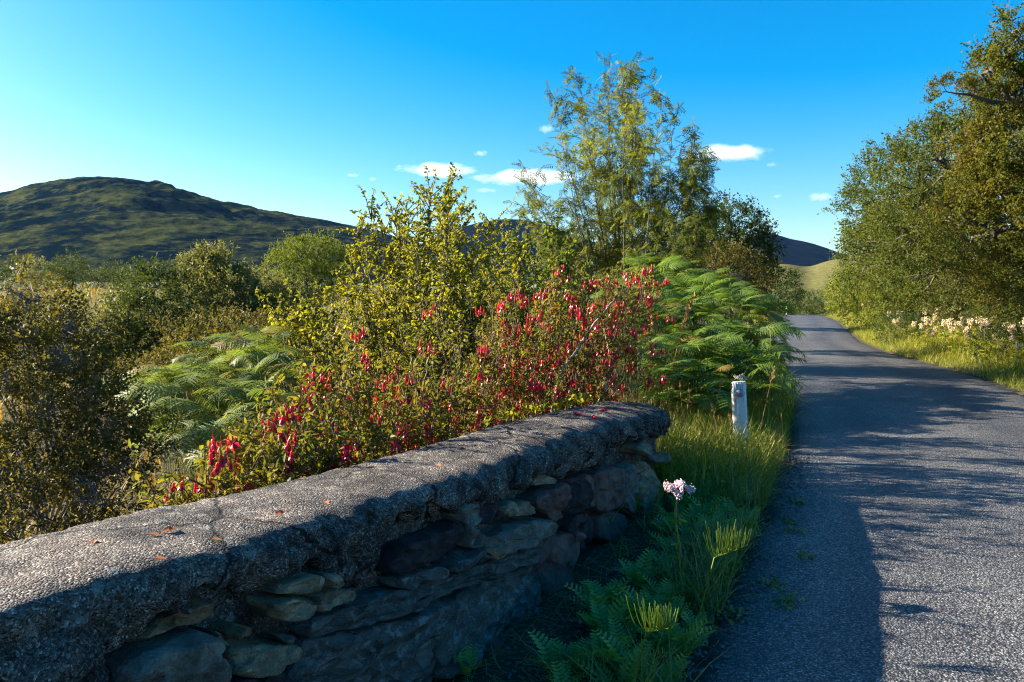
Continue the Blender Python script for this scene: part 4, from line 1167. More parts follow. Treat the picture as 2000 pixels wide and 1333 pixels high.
# ------------------------------------------------------------------ fuchsia
def fuchsia():
    rng = np.random.default_rng(77)
    base = wpt(0.9, -1.0, -0.6)
    root = empty('fuchsia_bush', base, 'fuchsia bush hung with red flowers behind the stone wall', 'shrub')
    tb, LP, LD, FP = MB(), [], [], []
    def top(s):                     # height of the bush along the wall
        return np.interp(s, [-1.45, -1.0, -0.6, 0.0, 0.6, 1.2, 2.0, 2.7, 3.4, 3.9], [0.68, 0.76, 0.88, 1.04, 1.14, 1.22, 1.46, 1.56, 1.5, 1.35])
    NS = 300
    tips = []
    for q in range(NS):
        s = rng.uniform(-1.35, 2.95) if q % 8 else rng.uniform(-1.4, -0.3)
        wid = np.interp(s, [-1.45, -0.6, 0.5, 3.9], [0.10, 0.35, 0.55, 0.5])
        n = -0.56 - wid * rng.random() ** 1.2 * 1.5
        if s > 2.1: n = rng.uniform(-0.9, -0.2)
        tz = float(top(s)) * rng.uniform(0.90, 1.03) if rng.random() < 0.4 else None
        low = wall_top(s) - 0.12 if s < 2.1 else 0.80
        z = tz if tz else low + (float(top(s)) - low) * rng.random() ** 0.8
        tips.append((s, n, z))
    for (s, n, z) in tips:
        sb = np.clip(s * 0.7 + 0.45 + rng.normal() * 0.35, -1.4, 2.9)
        b = wpt(sb, -0.75 - rng.random() * 0.5, -0.55)
        tip = wpt(s, n, z)
        P = curve(b, tip, 0.06, 9, 0.018, rng)
        tb.tube(P - base, 0.0055, 0.0018, 4)
        end = nrm(P[-1] - P[-3])
        for m_ in range(9):
            f = rng.uniform(0.45, 1.0)
            i = min(7, int(f * 8)); p = P[i] + (P[i + 1] - P[i]) * (f * 8 - i)
            d = nrm(end * 0.6 + rng.normal(size=3) * 0.7 + np.array([0, 0, 0.15]))
            tl = rng.uniform(0.06, 0.2)
            tw = curve(p, p + d * tl, 0.01, 4)
            tb.tube(tw - base, 0.0025, 0.001, 3)
            for k in range(16):
                g = rng.random()
                LP.append(tw[0] + (tw[-1] - tw[0]) * g + rng.normal(size=3) * 0.008)
                LD.append(nrm(d * 0.5 + rng.normal(size=3) * 0.75 + np.array([0, 0, -0.1])))
            if rng.random() < (0.13 if s < 1.0 else 0.30):
                nf = rng.integers(3, 9)
                for k in range(nf):
                    FP.append(tw[-1] + rng.normal(size=3) * np.array([0.020, 0.020, 0.020]))
    # a few stout pale stems
    for pts, r in (([(1065, 880, 5.0), (1090, 740, 5.3), (1140, 660, 5.5), (1190, 600, 5.7), (1235, 555, 5.8)], 0.014), ([(1130, 850, 5.4), (1165, 795, 5.5), (1185, 745, 5.6), (1200, 690, 5.7)], 0.012),
                   ([(1205, 850, 5.9), (1200, 770, 5.9), (1193, 690, 5.85), (1178, 636, 5.85)], 0.020), ([(1085, 840, 5.2), (1110, 790, 5.2), (1120, 730, 5.3)], 0.009), ([(830, 900, 3.9), (832, 800, 4.0), (835, 700, 4.1)], 0.006)):
        P = np.array([at(*p) for p in pts])
        st = MB()
        tt = np.linspace(0, len(P) - 1, 14)
        P2 = np.stack([np.interp(tt, np.arange(len(P)), P[:, k]) for k in range(3)], -1) + rng.normal(size=(14, 3)) * 0.006
        st.tube(P2 - base, r, r * 0.55, 7)
        st.build('stem', M['bark_pale'], root, smooth=True)
    LP, LD = np.array(LP), np.array(LD)
    mb = MB()
    mb.inst(leaf_t('oval', 0.46, 0.08, 0.12), LP - base, LD, rnd_dirs(len(LP), rng, 1.6), 0.029 * rng.uniform(0.6, 1.35, len(LP)))
    mb.build('leaves', M['lf_fuchsia'], root)
    tb.build('twigs', M['bark_red'], root)
    # hanging flowers: stalk, tube and four flared sepals with a darker skirt
    def flower(name, open_):
        f = MB()
        f.tube(np.array([[0, 0, 0.030], [0, 0, 0.010], [0, 0, 0]]), 0.0012, 0.0015, 3, cap=False)
        f.tube(np.array([[0, 0, 0.0], [0, 0, -0.006], [0, 0, -0.016], [0, 0, -0.020]]), np.array([0.0025, 0.0058, 0.0052, 0.005]), None, 5)
        a = np.arange(4) * math.pi / 2
        D = np.stack([np.cos(a) * open_, np.sin(a) * open_, -np.ones(4)], -1)
        f.inst(leaf_t('diamond', 0.60, 0.03), np.tile([0, 0, -0.015], (4, 1)), D, np.stack([np.cos(a), np.sin(a), 0 * a + .3], -1), np.full(4, 0.026))
        f.tube(np.array([[0, 0, -0.018], [0, 0, -0.034]]), 0.0055, 0.007, 5, m=1)
        f.tube(np.array([[0, 0, -0.03], [0, 0, -0.048]]), 0.0010, 0.0008, 3)
        return f
    def simple_flower():
        f = MB()
        f.tube(np.array([[0, 0, 0.012], [0, 0, -0.006], [0, 0, -0.018]]), np.array([0.0015, 0.0055, 0.005]), None, 4, cap=False)
        a = np.arange(4) * math.pi / 2
        f.inst(leaf_t('diamond', 0.60, 0.03), np.tile([0, 0, -0.015], (4, 1)), np.stack([np.cos(a) * .5, np.sin(a) * .5, -np.ones(4)], -1), np.stack([np.cos(a), np.sin(a), 0 * a + .3], -1), np.full(4, 0.027))
        return f
    fl = [flower('flower', o).mesh('flower', [M['flower_red'], M['flower_purple']]) for o in (0.15, 0.6, 1.1)]
    FP = np.array(FP)
    # those that show: nearest to the road side first
    vis = np.argsort(np.linalg.norm(FP - np.array([0, 0, EYE]), axis=1) - 0.9 * FP[:, 2] + rng.random(len(FP)) * 1.8)
    for q in vis[:300]:
        o = link('flower', fl[rng.integers(0, 3)], root)
        rot_frame(o, FP[q] - base, nrm(np.array([rng.normal(), rng.normal(), 0.1])), np.array([rng.normal() * .2, rng.normal() * .2, 1.0]), rng.uniform(0.6, 1.2))
    rest = vis[300:]
    if len(rest):
        f = MB(); T = simple_flower().template()
        f.inst(T, FP[rest] - base, nrm(np.stack([rng.normal(size=len(rest)), rng.normal(size=len(rest)), 0.1 + 0 * rest], -1)), np.tile([0, 0, 1.0], (len(rest), 1)), rng.uniform(0.8, 1.15, len(rest)))
        tag(f.build('more_flowers', M['flower_red'], root), kind='stuff')
    print('fuchsia leaves', len(LP), 'flowers', len(FP))
    return fl
FL = fuchsia()

# ------------------------------------------------------------------ grasses
def blade_t(segs=3, w=0.02, lean=0.5):
    t = np.linspace(0, 1, segs + 1)
    V = []
    for k, f in enumerate(t[:-1]):
        x = f * (1 - lean * 0.25 * f); z = -lean * 0.55 * f * f
        ww = w * (1 - f) ** 0.6
        V += [(x, -ww, z), (x, ww, z)]
    V.append((1 - lean * 0.25, 0, -lean * 0.55))
    Q = [(2 * k, 2 * k + 1, 2 * k + 3, 2 * k + 2) for k in range(segs - 1)]
    n = len(V) - 1
    return (np.array(V), np.array([(n - 2, n - 1, n)]), np.array(Q))
BL = [blade_t(3, 0.011, l) for l in (0.2, 0.6, 1.1)]

def grass(name, label, P, hts, mat, rng, lean=0.5, cat='grass', wscale=1.0):
    mb = MB()
    k = rng.integers(0, 3, len(P))
    a = rng.uniform(0, 2 * math.pi, len(P))
    D = np.stack([np.cos(a) * lean * rng.random(len(P)), np.sin(a) * lean * rng.random(len(P)), np.ones(len(P))], -1)
    U = np.stack([-np.cos(a), -np.sin(a), 0.01 * np.ones(len(P))], -1)
    for q in range(3):
        s = k == q
        T = (BL[q][0] * np.array([1, wscale, 1]), BL[q][1], BL[q][2])
        mb.inst(T, P[s], D[s], U[s], hts[s])
    return tag(mb.build(name, mat), label, cat, kind='stuff')

def scatter(rng, n, xf, y0, y1, pw=1.0):
    y = y0 + (y1 - y0) * rng.random(n) ** pw
    x = xf(y, rng.random(n))
    return np.stack([x, y, ground_z(x, y)], -1)

rg = np.random.default_rng(91)
# verge between wall and road, thickest round the post
P = scatter(rg, 4200, lambda y, r: (np.where(y < 5.2, 0.24 + 0.52 * (y - 3.27) + 0.30 * (y < 4), XL(y) - 1.5)) + r ** 0.7 * (XL(y) - 0.02 - np.where(y < 5.2, 0.24 + 0.52 * (y - 3.27) + 0.30 * (y < 4), XL(y) - 1.5)), 2.3, 5.4)
clump = fbm(P * np.array([2.2, 2.2, 0]), 3, 8) * 0.5 + 0.5
keep = clump > 0.40 + 0.08 * (P[:, 1] < 3.6)
P = P[keep]; clump = clump[keep]
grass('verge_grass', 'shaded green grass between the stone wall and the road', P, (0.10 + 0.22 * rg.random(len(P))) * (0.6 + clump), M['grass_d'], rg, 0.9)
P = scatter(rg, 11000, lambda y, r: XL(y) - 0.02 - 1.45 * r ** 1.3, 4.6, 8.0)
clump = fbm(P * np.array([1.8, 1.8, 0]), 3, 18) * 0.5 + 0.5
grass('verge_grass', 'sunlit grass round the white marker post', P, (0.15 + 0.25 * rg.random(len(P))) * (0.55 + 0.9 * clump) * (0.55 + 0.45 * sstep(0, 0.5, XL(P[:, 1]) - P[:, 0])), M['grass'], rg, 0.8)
P = scatter(rg, 5000, lambda y, r: XL(y) + 0.0 - 1.2 * r, 8.0, 46.0, 1.6)
grass('verge_grass', 'grass edge along the left side of the road beyond the bracken', P, 0.2 + 0.3 * rg.random(len(P)), M['grass'], rg, 0.8, wscale=1.6)
P = scatter(rg, 2600, lambda y, r: XL(y) - 0.10 - 0.85 * r, 4.9, 5.9)
grass('verge_grass', 'long yellowish grass blades hiding the foot of the marker post', P, 0.24 + 0.24 * rg.random(len(P)), M['grass'], rg, 0.7, wscale=0.9)
# right verge
P = scatter(rg, 34000, lambda y, r: XR(y) + 0.02 + 2.6 * r ** 1.4, 8.5, 46.0, 1.7)
clump = fbm(P * np.array([0.9, 0.9, 0]), 3, 28) * 0.5 + 0.5
dd = P[:, 0] - XR(P[:, 1])
grass('verge_grass', 'bright sunlit grass verge along the right side of the road', P, (0.14 + 0.26 * rg.random(len(P))) * (0.45 + 0.9 * clump) * (0.55 + 0.9 * sstep(0, 1.2, dd)), M['grass'], rg, 0.9, wscale=1.7)
# moor and scrub floor on the left
P = scatter(rg, 11000, lambda y, r: -0.75 * y - 1 + r * (0.75 * y + 1 + 0.05 * y), 22, 85, 1.3)
P = P[P[:, 0] < XL(P[:, 1]) - 2.5]
grass('moor_grass', 'orange and ochre moor grass on the left', P, 0.35 + 0.45 * rg.random(len(P)), M['moor'], rg, 0.7, wscale=4.0)
P = scatter(rg, 16000, lambda y, r: -0.8 * y - 1.0 + r * (1.15 * y), 5.5, 22)
nn = (P[:, 0] - WP0[0]) * WN[0] + (P[:, 1] - WP0[1]) * WN[1]
P = P[(P[:, 0] < XL(P[:, 1]) - 1.3) & (nn < -0.9)]
grass('rough_grass', 'rough dark grass among the scrub behind the wall', P, 0.3 + 0.4 * rg.random(len(P)), M['moor'], rg, 0.8, wscale=1.6)
P = scatter(rg, 6000, lambda y, r: -2.2 - 0.75 * y + r * 3.4, 1.6, 4.5)
nn = (P[:, 0] - WP0[0]) * WN[0] + (P[:, 1] - WP0[1]) * WN[1]
P = P[nn < -0.75]
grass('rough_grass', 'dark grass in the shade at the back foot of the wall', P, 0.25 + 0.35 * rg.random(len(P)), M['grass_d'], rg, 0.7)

# tall dry seeding stalks, each its own thing
def seed_stalk(seed, green=False):
    rng = np.random.default_rng(seed)
    st, hd = MB(), MB()
    b = rng.normal(size=2) * 0.10
    t = np.linspace(0, 1, 8)
    P = np.stack([b[0] * t ** 2, b[1] * t ** 2, t], -1)
    st.tube(P, 0.0036, 0.0015, 4)
    n = 44
    f = rng.random(n)
    pp = np.stack([np.interp(0.82 + 0.18 * f, t, P[:, k]) for k in range(3)], -1)
    hd.inst(leaf_t('diamond', 0.3, 0.05), pp, np.stack([rng.normal(size=n) * .45, rng.normal(size=n) * .45, np.ones(n)], -1), rnd_dirs(n, rng), rng.uniform(0.025, 0.05, n))
    return st.mesh('stalk', M['grass_dry']), hd.mesh('seed_head', M['grass_dry'])
SS = [seed_stalk(k) for k in range(5)]
def put_stalk(px, tip, d, label, group=None, k=0):
    g = gbase(px, d)
    top = EYE + ray(px, tip)[2] * d
    h = max(0.2, top - g[2])
    r = empty('dry_grass_stalk', g, label, 'grass', group)
    a, b = SS[k % 5]
    for o in (link('stalk', a, r), link('seed_head', b, r)):
        o.scale = (h, h, h)
    r.rotation_euler = (rg.normal() * 0.12, rg.normal() * 0.10, rg.uniform(0, 6.28))
STL = 'thin dry grass stalk standing between the wall end and the marker post'
for k in range(20):
    put_stalk(rg.uniform(1315, 1432), rg.uniform(735, 860), rg.uniform(5.4, 6.4), STL, 'dry grass stalks by the marker post', k)
put_stalk(1482, 712, 6.1, 'tall dry grass stalk directly right of the marker post', None, 1)
put_stalk(1460, 812, 5.2, 'dry grass stalk bending in front of the marker post', None, 2)
put_stalk(1300, 575, 7.6, 'tall orange seeding stalk in front of the upper bracken', None, 3)
for k in range(6):
    put_stalk(rg.uniform(1490, 1545), rg.uniform(790, 850), rg.uniform(6.2, 7.2), 'short dry grass stalk in the verge right of the marker post', 'stalks right of the marker post', k)

# ------------------------------------------------------------------ marker post
def marker_post():
    g = gbase(1456, 6.0)
    top = EYE + ray(1456, 746)[2] * 6.0
    h = top - g[2]
    root = empty('marker_post', g, 'white plastic road marker post with a round reflector disc', 'post')
    pm = plain_mat('weathered_white_plastic', (0.50, 0.52, 0.50), 0.45, 0.4, 0.12, 25)
    w, d = 0.055, 0.026
    # body: flat front with chamfered edges and hollow-looking sides
    prof = np.array([(-w, d), (-w, -d * 0.2), (-w * 0.62, -d), (w * 0.62, -d), (w, -d * 0.2), (w, d)])
    zz = np.array([-0.25, 0, h * 0.35, h * 0.7, h - 0.012, h])
    sc_ = np.array([1.04, 1.04, 1.02, 1.0, 0.985, 0.95])
    V = np.array([[(x * s, y * s, z) for x, y in prof] for z, s in zip(zz, sc_)])
    mb = MB(); mb.grid(V, closed=True)
    mb.add(np.vstack([V[-1], [[0, 0, h]]]), [[i, (i + 1) % 6, 6] for i in range(6)])
    mb.build('body', pm, root)
    for k, x in enumerate((-0.030, -0.010, 0.010, 0.030)):
        r = MB(); y0 = -d * 0.985
        zb, zt = (h - 0.16 if k == 3 else h - 0.055), h - 0.006
        r.tube(np.array([[x, y0, zb], [x, y0 - 0.003, zb + 0.012], [x, y0 - 0.003, zt]]), 0.0042, 0.0042, 6)
        r.build('rib', pm, root, smooth=True)
    rl = MB(); rl.tube(np.array([[-w * 0.80, -d * 0.72, h - 0.24], [-w * 0.80, -d * 0.72 - .002, h - 0.22], [-w * 0.80, -d * 0.72 - .002, h - 0.008]]), 0.008, 0.008, 6); rl.build('edge_rib', pm, root, smooth=True)
    dm = plain_mat('grey_reflector', (0.22, 0.22, 0.30), 0.25, 0.6, 0.08, 60)
    def disc(n, r, y0, y1, z, x=0):
        a = np.arange(n) * 2 * math.pi / n
        m = MB()
        m.add(np.vstack([np.stack([x + r * np.cos(a), np.full(n, y0), z + r * np.sin(a)], -1), np.stack([x + r * .94 * np.cos(a), np.full(n, y1), z + r * .94 * np.sin(a)], -1), [[x, y1 - 0.0005, z]]]),
              [[n + i, n + (i + 1) % n, 2 * n] for i in range(n)], [[i, (i + 1) % n, n + (i + 1) % n, n + i] for i in range(n)])
        return m
    disc(28, 0.040, -d * 0.9, -d - 0.0015, h - 0.088, 0.004).build('reflector_surround', pm, root)
    rf = disc(28, 0.035, -d * 0.9, -d - 0.006, h - 0.088, 0.004).build('reflector', dm, root)
    disc(12, 0.006, -d - 0.004, -d - 0.010, h - 0.088, 0.004).build('rivet', plain_mat('dark_rivet', (0.06, 0.06, 0.07), 0.5), rf)
    for x in (-0.008, 0.018):
        r = MB(); r.tube(np.array([[x, -d, h - 0.153], [x, -d - .002, h - 0.147], [x, -d, h - 0.130]]), 0.0035, 0.0035, 5); r.build('slot_rib', pm, root)
    root.rotation_euler = (R_(-1.5), R_(-3.5), R_(-7))
marker_post()

# ------------------------------------------------------------------ umbel flowers
def ico():
    p = (1 + 5 ** .5) / 2
    V = nrm(np.array([(-1, p, 0), (1, p, 0), (-1, -p, 0), (1, -p, 0), (0, -1, p), (0, 1, p), (0, -1, -p), (0, 1, -p), (p, 0, -1), (p, 0, 1), (-p, 0, -1), (-p, 0, 1)], float))
    T = np.array([(0, 11, 5), (0, 5, 1), (0, 1, 7), (0, 7, 10), (0, 10, 11), (1, 5, 9), (5, 11, 4), (11, 10, 2), (10, 7, 6), (7, 1, 8), (3, 9, 4), (3, 4, 2), (3, 2, 6), (3, 6, 8), (3, 8, 9), (4, 9, 5), (2, 4, 11), (6, 2, 10), (8, 6, 7), (9, 8, 1)])
    return (V, T, None)
ICO = ico()
def umbel(name, label, foot, top, rad, mat, rng, leaves=4, n=260, thick=0.006, cat='flower', hgt=0.45):
    foot, top = np.array(foot), np.array(top)
    root = empty(name, foot, label, cat)
    st = MB(); P = curve(foot, top - np.array([0, 0, rad * hgt * 1.6]), 0, 8, 0.006, rng)
    st.tube(P - foot, thick, thick * 0.6, 6)
    hd = MB()
    for k in range(9):
        a = k * 2.4; r = rad * math.sqrt((k + .5) / 9)
        e = top + np.array([r * math.cos(a), r * math.sin(a) * .8, -0.25 * r * r / rad - rad * .12])
        st.tube(curve(P[-1], e, 0.01, 4) - foot, thick * 0.35, thick * 0.2, 4)
    st.build('stem', plain_mat('green_stem', (0.16, 0.18, 0.035), 0.55), root, smooth=True)
    a = rng.uniform(0, 2 * math.pi, n); r = rad * np.sqrt(rng.random(n)) * (0.80 + 0.22 * np.sin(3 * a + 1) + 0.10 * np.sin(7 * a))
    ctr = np.stack([r * np.cos(a), r * np.sin(a) * .85, -0.35 * r * r / rad + rng.normal(size=n) * rad * .09], -1)
    ctr[:, 2] += rad * 0.16 * np.sin(a * 5) * r / rad + rad * 0.10 * np.sin(ctr[:, 0] * 90)
    hd.inst(ICO, ctr + top - foot, rnd_dirs(n, rng), rnd_dirs(n, rng), rad * rng.uniform(0.035, 0.085, n) * (1 if n < 500 else 0.75))
    hd.build('flower_head', mat, root, smooth=True)
    for k in range(leaves):
        lm = MB(); f = 0.35 + 0.5 * k / max(1, leaves - 1)
        p = P[int(f * 7)]; an = rng.uniform(0, 6.28)
        lm.inst(leaf_t('oval', 0.38, 0.1, 0.25), np.array([p - foot]), np.array([[math.cos(an), math.sin(an), 0.5]]), np.array([[0, 0, 1.0]]), np.array([rad * rng.uniform(.8, 1.3)]))
        lm.build('leaf', M['horsetail'], root)
    return root
ru = np.random.default_rng(55)
f1 = gbase(1330, 3.4)
umbel('pink_umbel_plant', 'pale pink flower head on a thick stem between wall and road', f1, at(1324, 948, 3.35), 0.074, M['flower_pink'], ru, 5, 900, 0.008)
g2 = gbase(1448, 6.35)
umbel('umbel_plant', 'faded seed head showing above the marker post', g2, at(1446, 735, 6.3), 0.062, plain_mat('faded_umbel', (0.46, 0.40, 0.33), 0.8, 0.2, 0.35, 150), ru, 1, 200, 0.005)
g2 = gbase(1290, 4.15)
umbel('umbel_plant', 'small greyish bud cluster left of the pale pink flower head', g2, at(1288, 1022, 4.1), 0.03, plain_mat('grey_buds', (0.30, 0.33, 0.27), 0.8, 0.2, 0.3, 150), ru, 2, 70, 0.004)
g2 = gbase(1505, 7.1)
umbel('umbel_plant', 'pale dried plant top in front of the road-side bracken', g2, at(1507, 640, 7.0), 0.035, plain_mat('dried_head', (0.5, 0.38, 0.2), 0.8, 0.2, 0.3, 150), ru, 3, 70, 0.004)

# ------------------------------------------------------------------ horsetails
def horsetail(label, px, py, d, lean, n, ln, rng):
    b = at(px, py, d)
    g = np.array([b[0] - lean[0] * 0.1, b[1] + 0.05, float(ground_z(b[0], b[1]))])
    root = empty('horsetail_plant', g, label, 'plant')
    s = MB(); tip = b + np.array([lean[0], lean[1], lean[2]]) * ln
    s.tube(np.array([g, g * .4 + b * .6, b, (b + tip) / 2, tip]) - g, 0.0035, 0.0015, 5)
    s.build('stem', M['horsetail'], root)
    for k in range(n):
        f = (k + 0.5) / n
        p = b + (tip - b) * f
        a = k * 2.4
        o = np.array([math.cos(a), math.sin(a), 0])
        l2 = ln * rng.uniform(0.5, 1.0) * (1.05 - 0.45 * f)
        o = o + np.append(rng.normal(size=2) * 0.35, 0)
        t = np.linspace(0, 1, 6)[:, None]
        Pn = p + o * l2 * (t ** 0.5) * 0.34 + np.array([0, 0, 1]) * l2 * (0.12 * t + 0.8 * t ** 1.5)
        q = MB(); q.tube(Pn - g, 0.0013, 0.0008, 3)
        q.build('needle', M['horsetail'], root)
rh = np.random.default_rng(8)
horsetail('bright horsetail tuft nearest the bottom of the picture', 1262, 1236, 2.2, (0.62, 0.0, 0.12), 64, 0.120, rh)
horsetail('sunlit horsetail leaning towards the road below the pink flower', 1395, 1090, 2.8, (0.75, 0.0, 0.28), 64, 0.145, rh)

# ------------------------------------------------------------------ silverweed and other verge leaves
def silver_leaf(rng, pairs=9):
    mb = MB()
    t = np.linspace(0, 1, 8)
    path = np.stack([t * 0.93, 0 * t, 0.16 * np.sin(t * 2.4) - 0.16 * t * t], -1)
    mb.tube(path, 0.010, 0.004, 4)
    for k in range(pairs):
        f = 0.22 + 0.76 * k / (pairs - 1)
        b = np.array([np.interp(f, t, path[:, c]) for c in range(3)])
        ll = 0.23 * math.sin(math.pi * (0.18 + 0.70 * f)) + 0.03
        for s in (-1, 1):
            # toothed leaflet outline
            m = 5
            xs = np.linspace(0, 1, m + 1)
            up, dn = [], []
            for q, x in enumerate(xs):
                w = 0.17 * math.sin(math.pi * min(1, 0.12 + 0.88 * x)) ** 0.7 * (1 if q % 2 else 0.72)
                up.append((x, w, 0.05 * w)); dn.append((x, -w, 0.05 * w))
            mid = [(x, 0, -0.02) for x in xs]
            V = np.array(up + mid + dn); k1 = m + 1
            Q = [(i, i + 1, k1 + i + 1, k1 + i) for i in range(m)] + [(k1 + i, k1 + i + 1, 2 * k1 + i + 1, 2 * k1 + i) for i in range(m)]
            mb.inst((V, None, np.array(Q)), np.array([b]), np.array([[0.45, s, 0.12 + rng.normal() * .08]]), np.array([[0, 0, 1.0]]), np.array([ll]))
    return mb.mesh('leaf', M['silverweed'])
SW = [silver_leaf(rh) for _ in range(3)]
def silverweed(x, y, nl, size, label, group=None, rng=rh, z=None, upr=0.55):
    b = np.array([x, y, float(ground_z(x, y)) if z is None else z])
    r = empty('silverweed_plant', b, label, 'plant', group)
    a0 = rng.uniform(0, 6.28)
    for k in range(nl):
        a = a0 + k * 2.4 + rng.normal() * .3
        o = link('leaf', SW[rng.integers(0, 3)], r)
        rot_frame(o, (0.01 * math.cos(a), 0.01 * math.sin(a), 0.0), (math.cos(a), math.sin(a), rng.uniform(upr * .5, upr * 1.8)), (0, 0, 1), size * rng.uniform(0.7, 1.2))
    return r
silverweed(*pix_wall(0, 0)[:0], *at(915, 1325, 2.55)[:2], 5, 0.12, 'small ferny silverweed alone at the foot of the wall', upr=1.4)
SWL = 'silverweed with toothed feathery leaves in the shaded verge'
nsw = 0
while nsw < 120:
    y = rh.uniform(2.35, 5.6); u = rh.random()
    xa = 0.24 + 0.52 * (y - 3.27) + (0.22 if y < 4.0 else 0.12); xb = float(XL(y)) - 0.05
    if xb - xa < 0.1: continue
    x = xa + (xb - xa) * u
    silverweed(x, y, int(rh.integers(6, 10)), rh.uniform(0.11, 0.18), SWL, 'silverweed along the shaded verge', upr=1.0)
    nsw += 1
# broad young grass shoots in front of the wall end
def reed(label, px, d, n, h, rng):
    g = gbase(px, d)
    r = empty('broad_grass_shoot', g, label, 'grass')
    T = blade_t(6, 0.024, 0.45)
    for k in range(n):
        a = rng.uniform(0, 6.28)
        q = MB(); q.inst(T, np.array([[rng.normal() * .05, rng.normal() * .04, 0]]), np.array([[math.cos(a) * .38, math.sin(a) * .3, 1.0]]), np.array([[-math.cos(a), -math.sin(a), 0.01]]), np.array([h * rng.uniform(0.6, 1.1)]))
        q.build('blade', M['grass'], r)
reed('tuft of broad green blades before the reddish stones of the wall', 1165, 4.05, 12, 0.36, rh)
reed('tall green blade tuft beside the pale end stone of the wall', 1262, 4.45, 7, 0.40, rh)
reed('broad blade tuft at the edge below the pale pink flower', 1225, 3.7, 7, 0.2, rh)

# small yellow flowers
def yellow(px, py, d, label):
    p = at(px, py, d); g = np.array([p[0], p[1] + .02, float(ground_z(p[0], p[1]))])
    r = empty('yellow_flower', g, label, 'flower')
    s = MB(); s.tube(np.array([g, (g + p) / 2 + .01, p]) - g, 0.0018, 0.0014, 4); s.build('stem', M['horsetail'], r)
    h = MB(); a = np.arange(7) * 2 * math.pi / 7
    h.inst(leaf_t('oval', 0.7, 0.05, 0.0), np.tile(p - g, (7, 1)), np.stack([np.cos(a), np.sin(a), 0.4 + 0 * a], -1), np.tile([0, 0, 1.0], (7, 1)), np.full(7, 0.016))
    h.build('petals', YM, r)
YM = plain_mat('yellow_petal', (0.7, 0.38, 0.01), 0.5)
yellow(1503, 884, 5.2, 'orange-yellow flower in the sunlit grass below the marker post')
yellow(1412, 942, 4.6, 'small yellow flower in the shaded ferny leaves')
yellow(1540, 880, 5.6, 'tiny pale yellow flower at the road edge')
yellow(1364, 988, 4.2, 'small yellow flower right of the pale pink flower head')

# ------------------------------------------------------------------ meadowsweet on the right verge
def meadowsweet(seed):
    rng = np.random.default_rng(seed)
    st, hd = MB(), MB()
    st.tube(np.array([[0, 0, 0], [0.02, 0.0, 0.5], [0.0, 0.02, 1.0]]), 0.005, 0.003, 4)
    for k in range(10):
        a = rng.uniform(0, 6.28); z = rng.uniform(0.15, 0.8)
        st.inst(leaf_t('oval', 0.45, 0.1, 0.2), np.array([[0, 0, z]]), np.array([[math.cos(a), math.sin(a), 0.3]]), np.array([[0, 0, 1.0]]), np.array([0.16]))
    n = 120
    P = np.clip(rng.normal(size=(n, 3)), -1.7, 1.7) * np.array([0.045, 0.045, 0.060]) + np.array([0, 0, 1.0])
    hd.inst(ICO, P, rnd_dirs(n, rng), rnd_dirs(n, rng), rng.uniform(0.010, 0.022, n))
    return st.mesh('stem', M['grass']), hd.mesh('flower_head', M['flower_cream'])
MS = [meadowsweet(k) for k in range(4)]
def put_ms(x, y, h, label, group):
    r = empty('meadowsweet_plant', (x, y, float(ground_z(x, y))), label, 'flower', group)
    a, b = MS[rh.integers(0, 4)]
    for o in (link('stem', a, r), link('flower_head', b, r)):
        o.scale = (1, 1, h); o.scale = (h * 1.1, h * 1.1, h)
    r.rotation_euler = (rh.normal() * .08, rh.normal() * .08, rh.uniform(0, 6.28))
for k in range(70):
    y = rh.uniform(13.2, 21.0) if k % 4 else rh.uniform(10.5, 14.5)
    put_ms(float(XR(y)) + rh.uniform(0.55, 1.55), y, rh.uniform(0.42, 0.72), 'cream meadowsweet flower head on the right verge', 'meadowsweet along the right verge')
for k in range(14):
    y = rh.uniform(24, 34)
    put_ms(float(XR(y)) + rh.uniform(0.6, 1.6), y, rh.uniform(0.6, 0.9), 'faded meadowsweet head in the far grass of the right verge', 'far meadowsweet on the right verge')

# dark leafy plants between the verge grass on the right
leafy('verge_weed', (8.55, 13.4, 0.15), [((8.55, 13.4, 0.40), (0.45, 0.5, 0.30)), ((8.95, 13.9, 0.42), (0.4, 0.4, 0.30))], 'dark leafy weed patch interrupting the right grass verge', 'plant', M['lf_dark'], M['bark'], 260, 0.20, 'fine', rs(60), 0.012, stems=3, limb_n=16)
leafy('verge_weed', (9.6, 18.8, 0.15), [((9.5, 18.8, 0.40), (0.5, 0.5, 0.30)), ((9.9, 19.6, 0.45), (0.45, 0.5, 0.3))], 'dark weed patch farther along the right verge', 'plant', M['lf_dark'], M['bark'], 220, 0.24, 'fine', rs(61), 0.012, stems=3, limb_n=16)

# creeping yellow-green leaves over the back edge of the wall
def creeper():
    rng = np.random.default_rng(14)
    b = wpt(0.9, -0.46, wall_top(0.9))
    r = empty('creeping_plant', b, 'small yellow-green creeper over the back edge of the wall top', 'plant')
    n = 240
    s = rng.uniform(0.35, 1.75, n); nn_ = -0.455 + rng.normal(size=n) * 0.022
    P = wpt(s, nn_, wall_top(s) + 0.012 + np.abs(rng.normal(size=n)) * 0.02)
    mb = MB(); mb.inst(leaf_t('oval', 0.8, 0.08, 0.05), P - b, rnd_dirs(n, rng, 0.2), rnd_dirs(n, rng, 2.0), rng.uniform(0.018, 0.036, n))
    mb.build('leaves', M['lf_yellow'], r)
creeper()

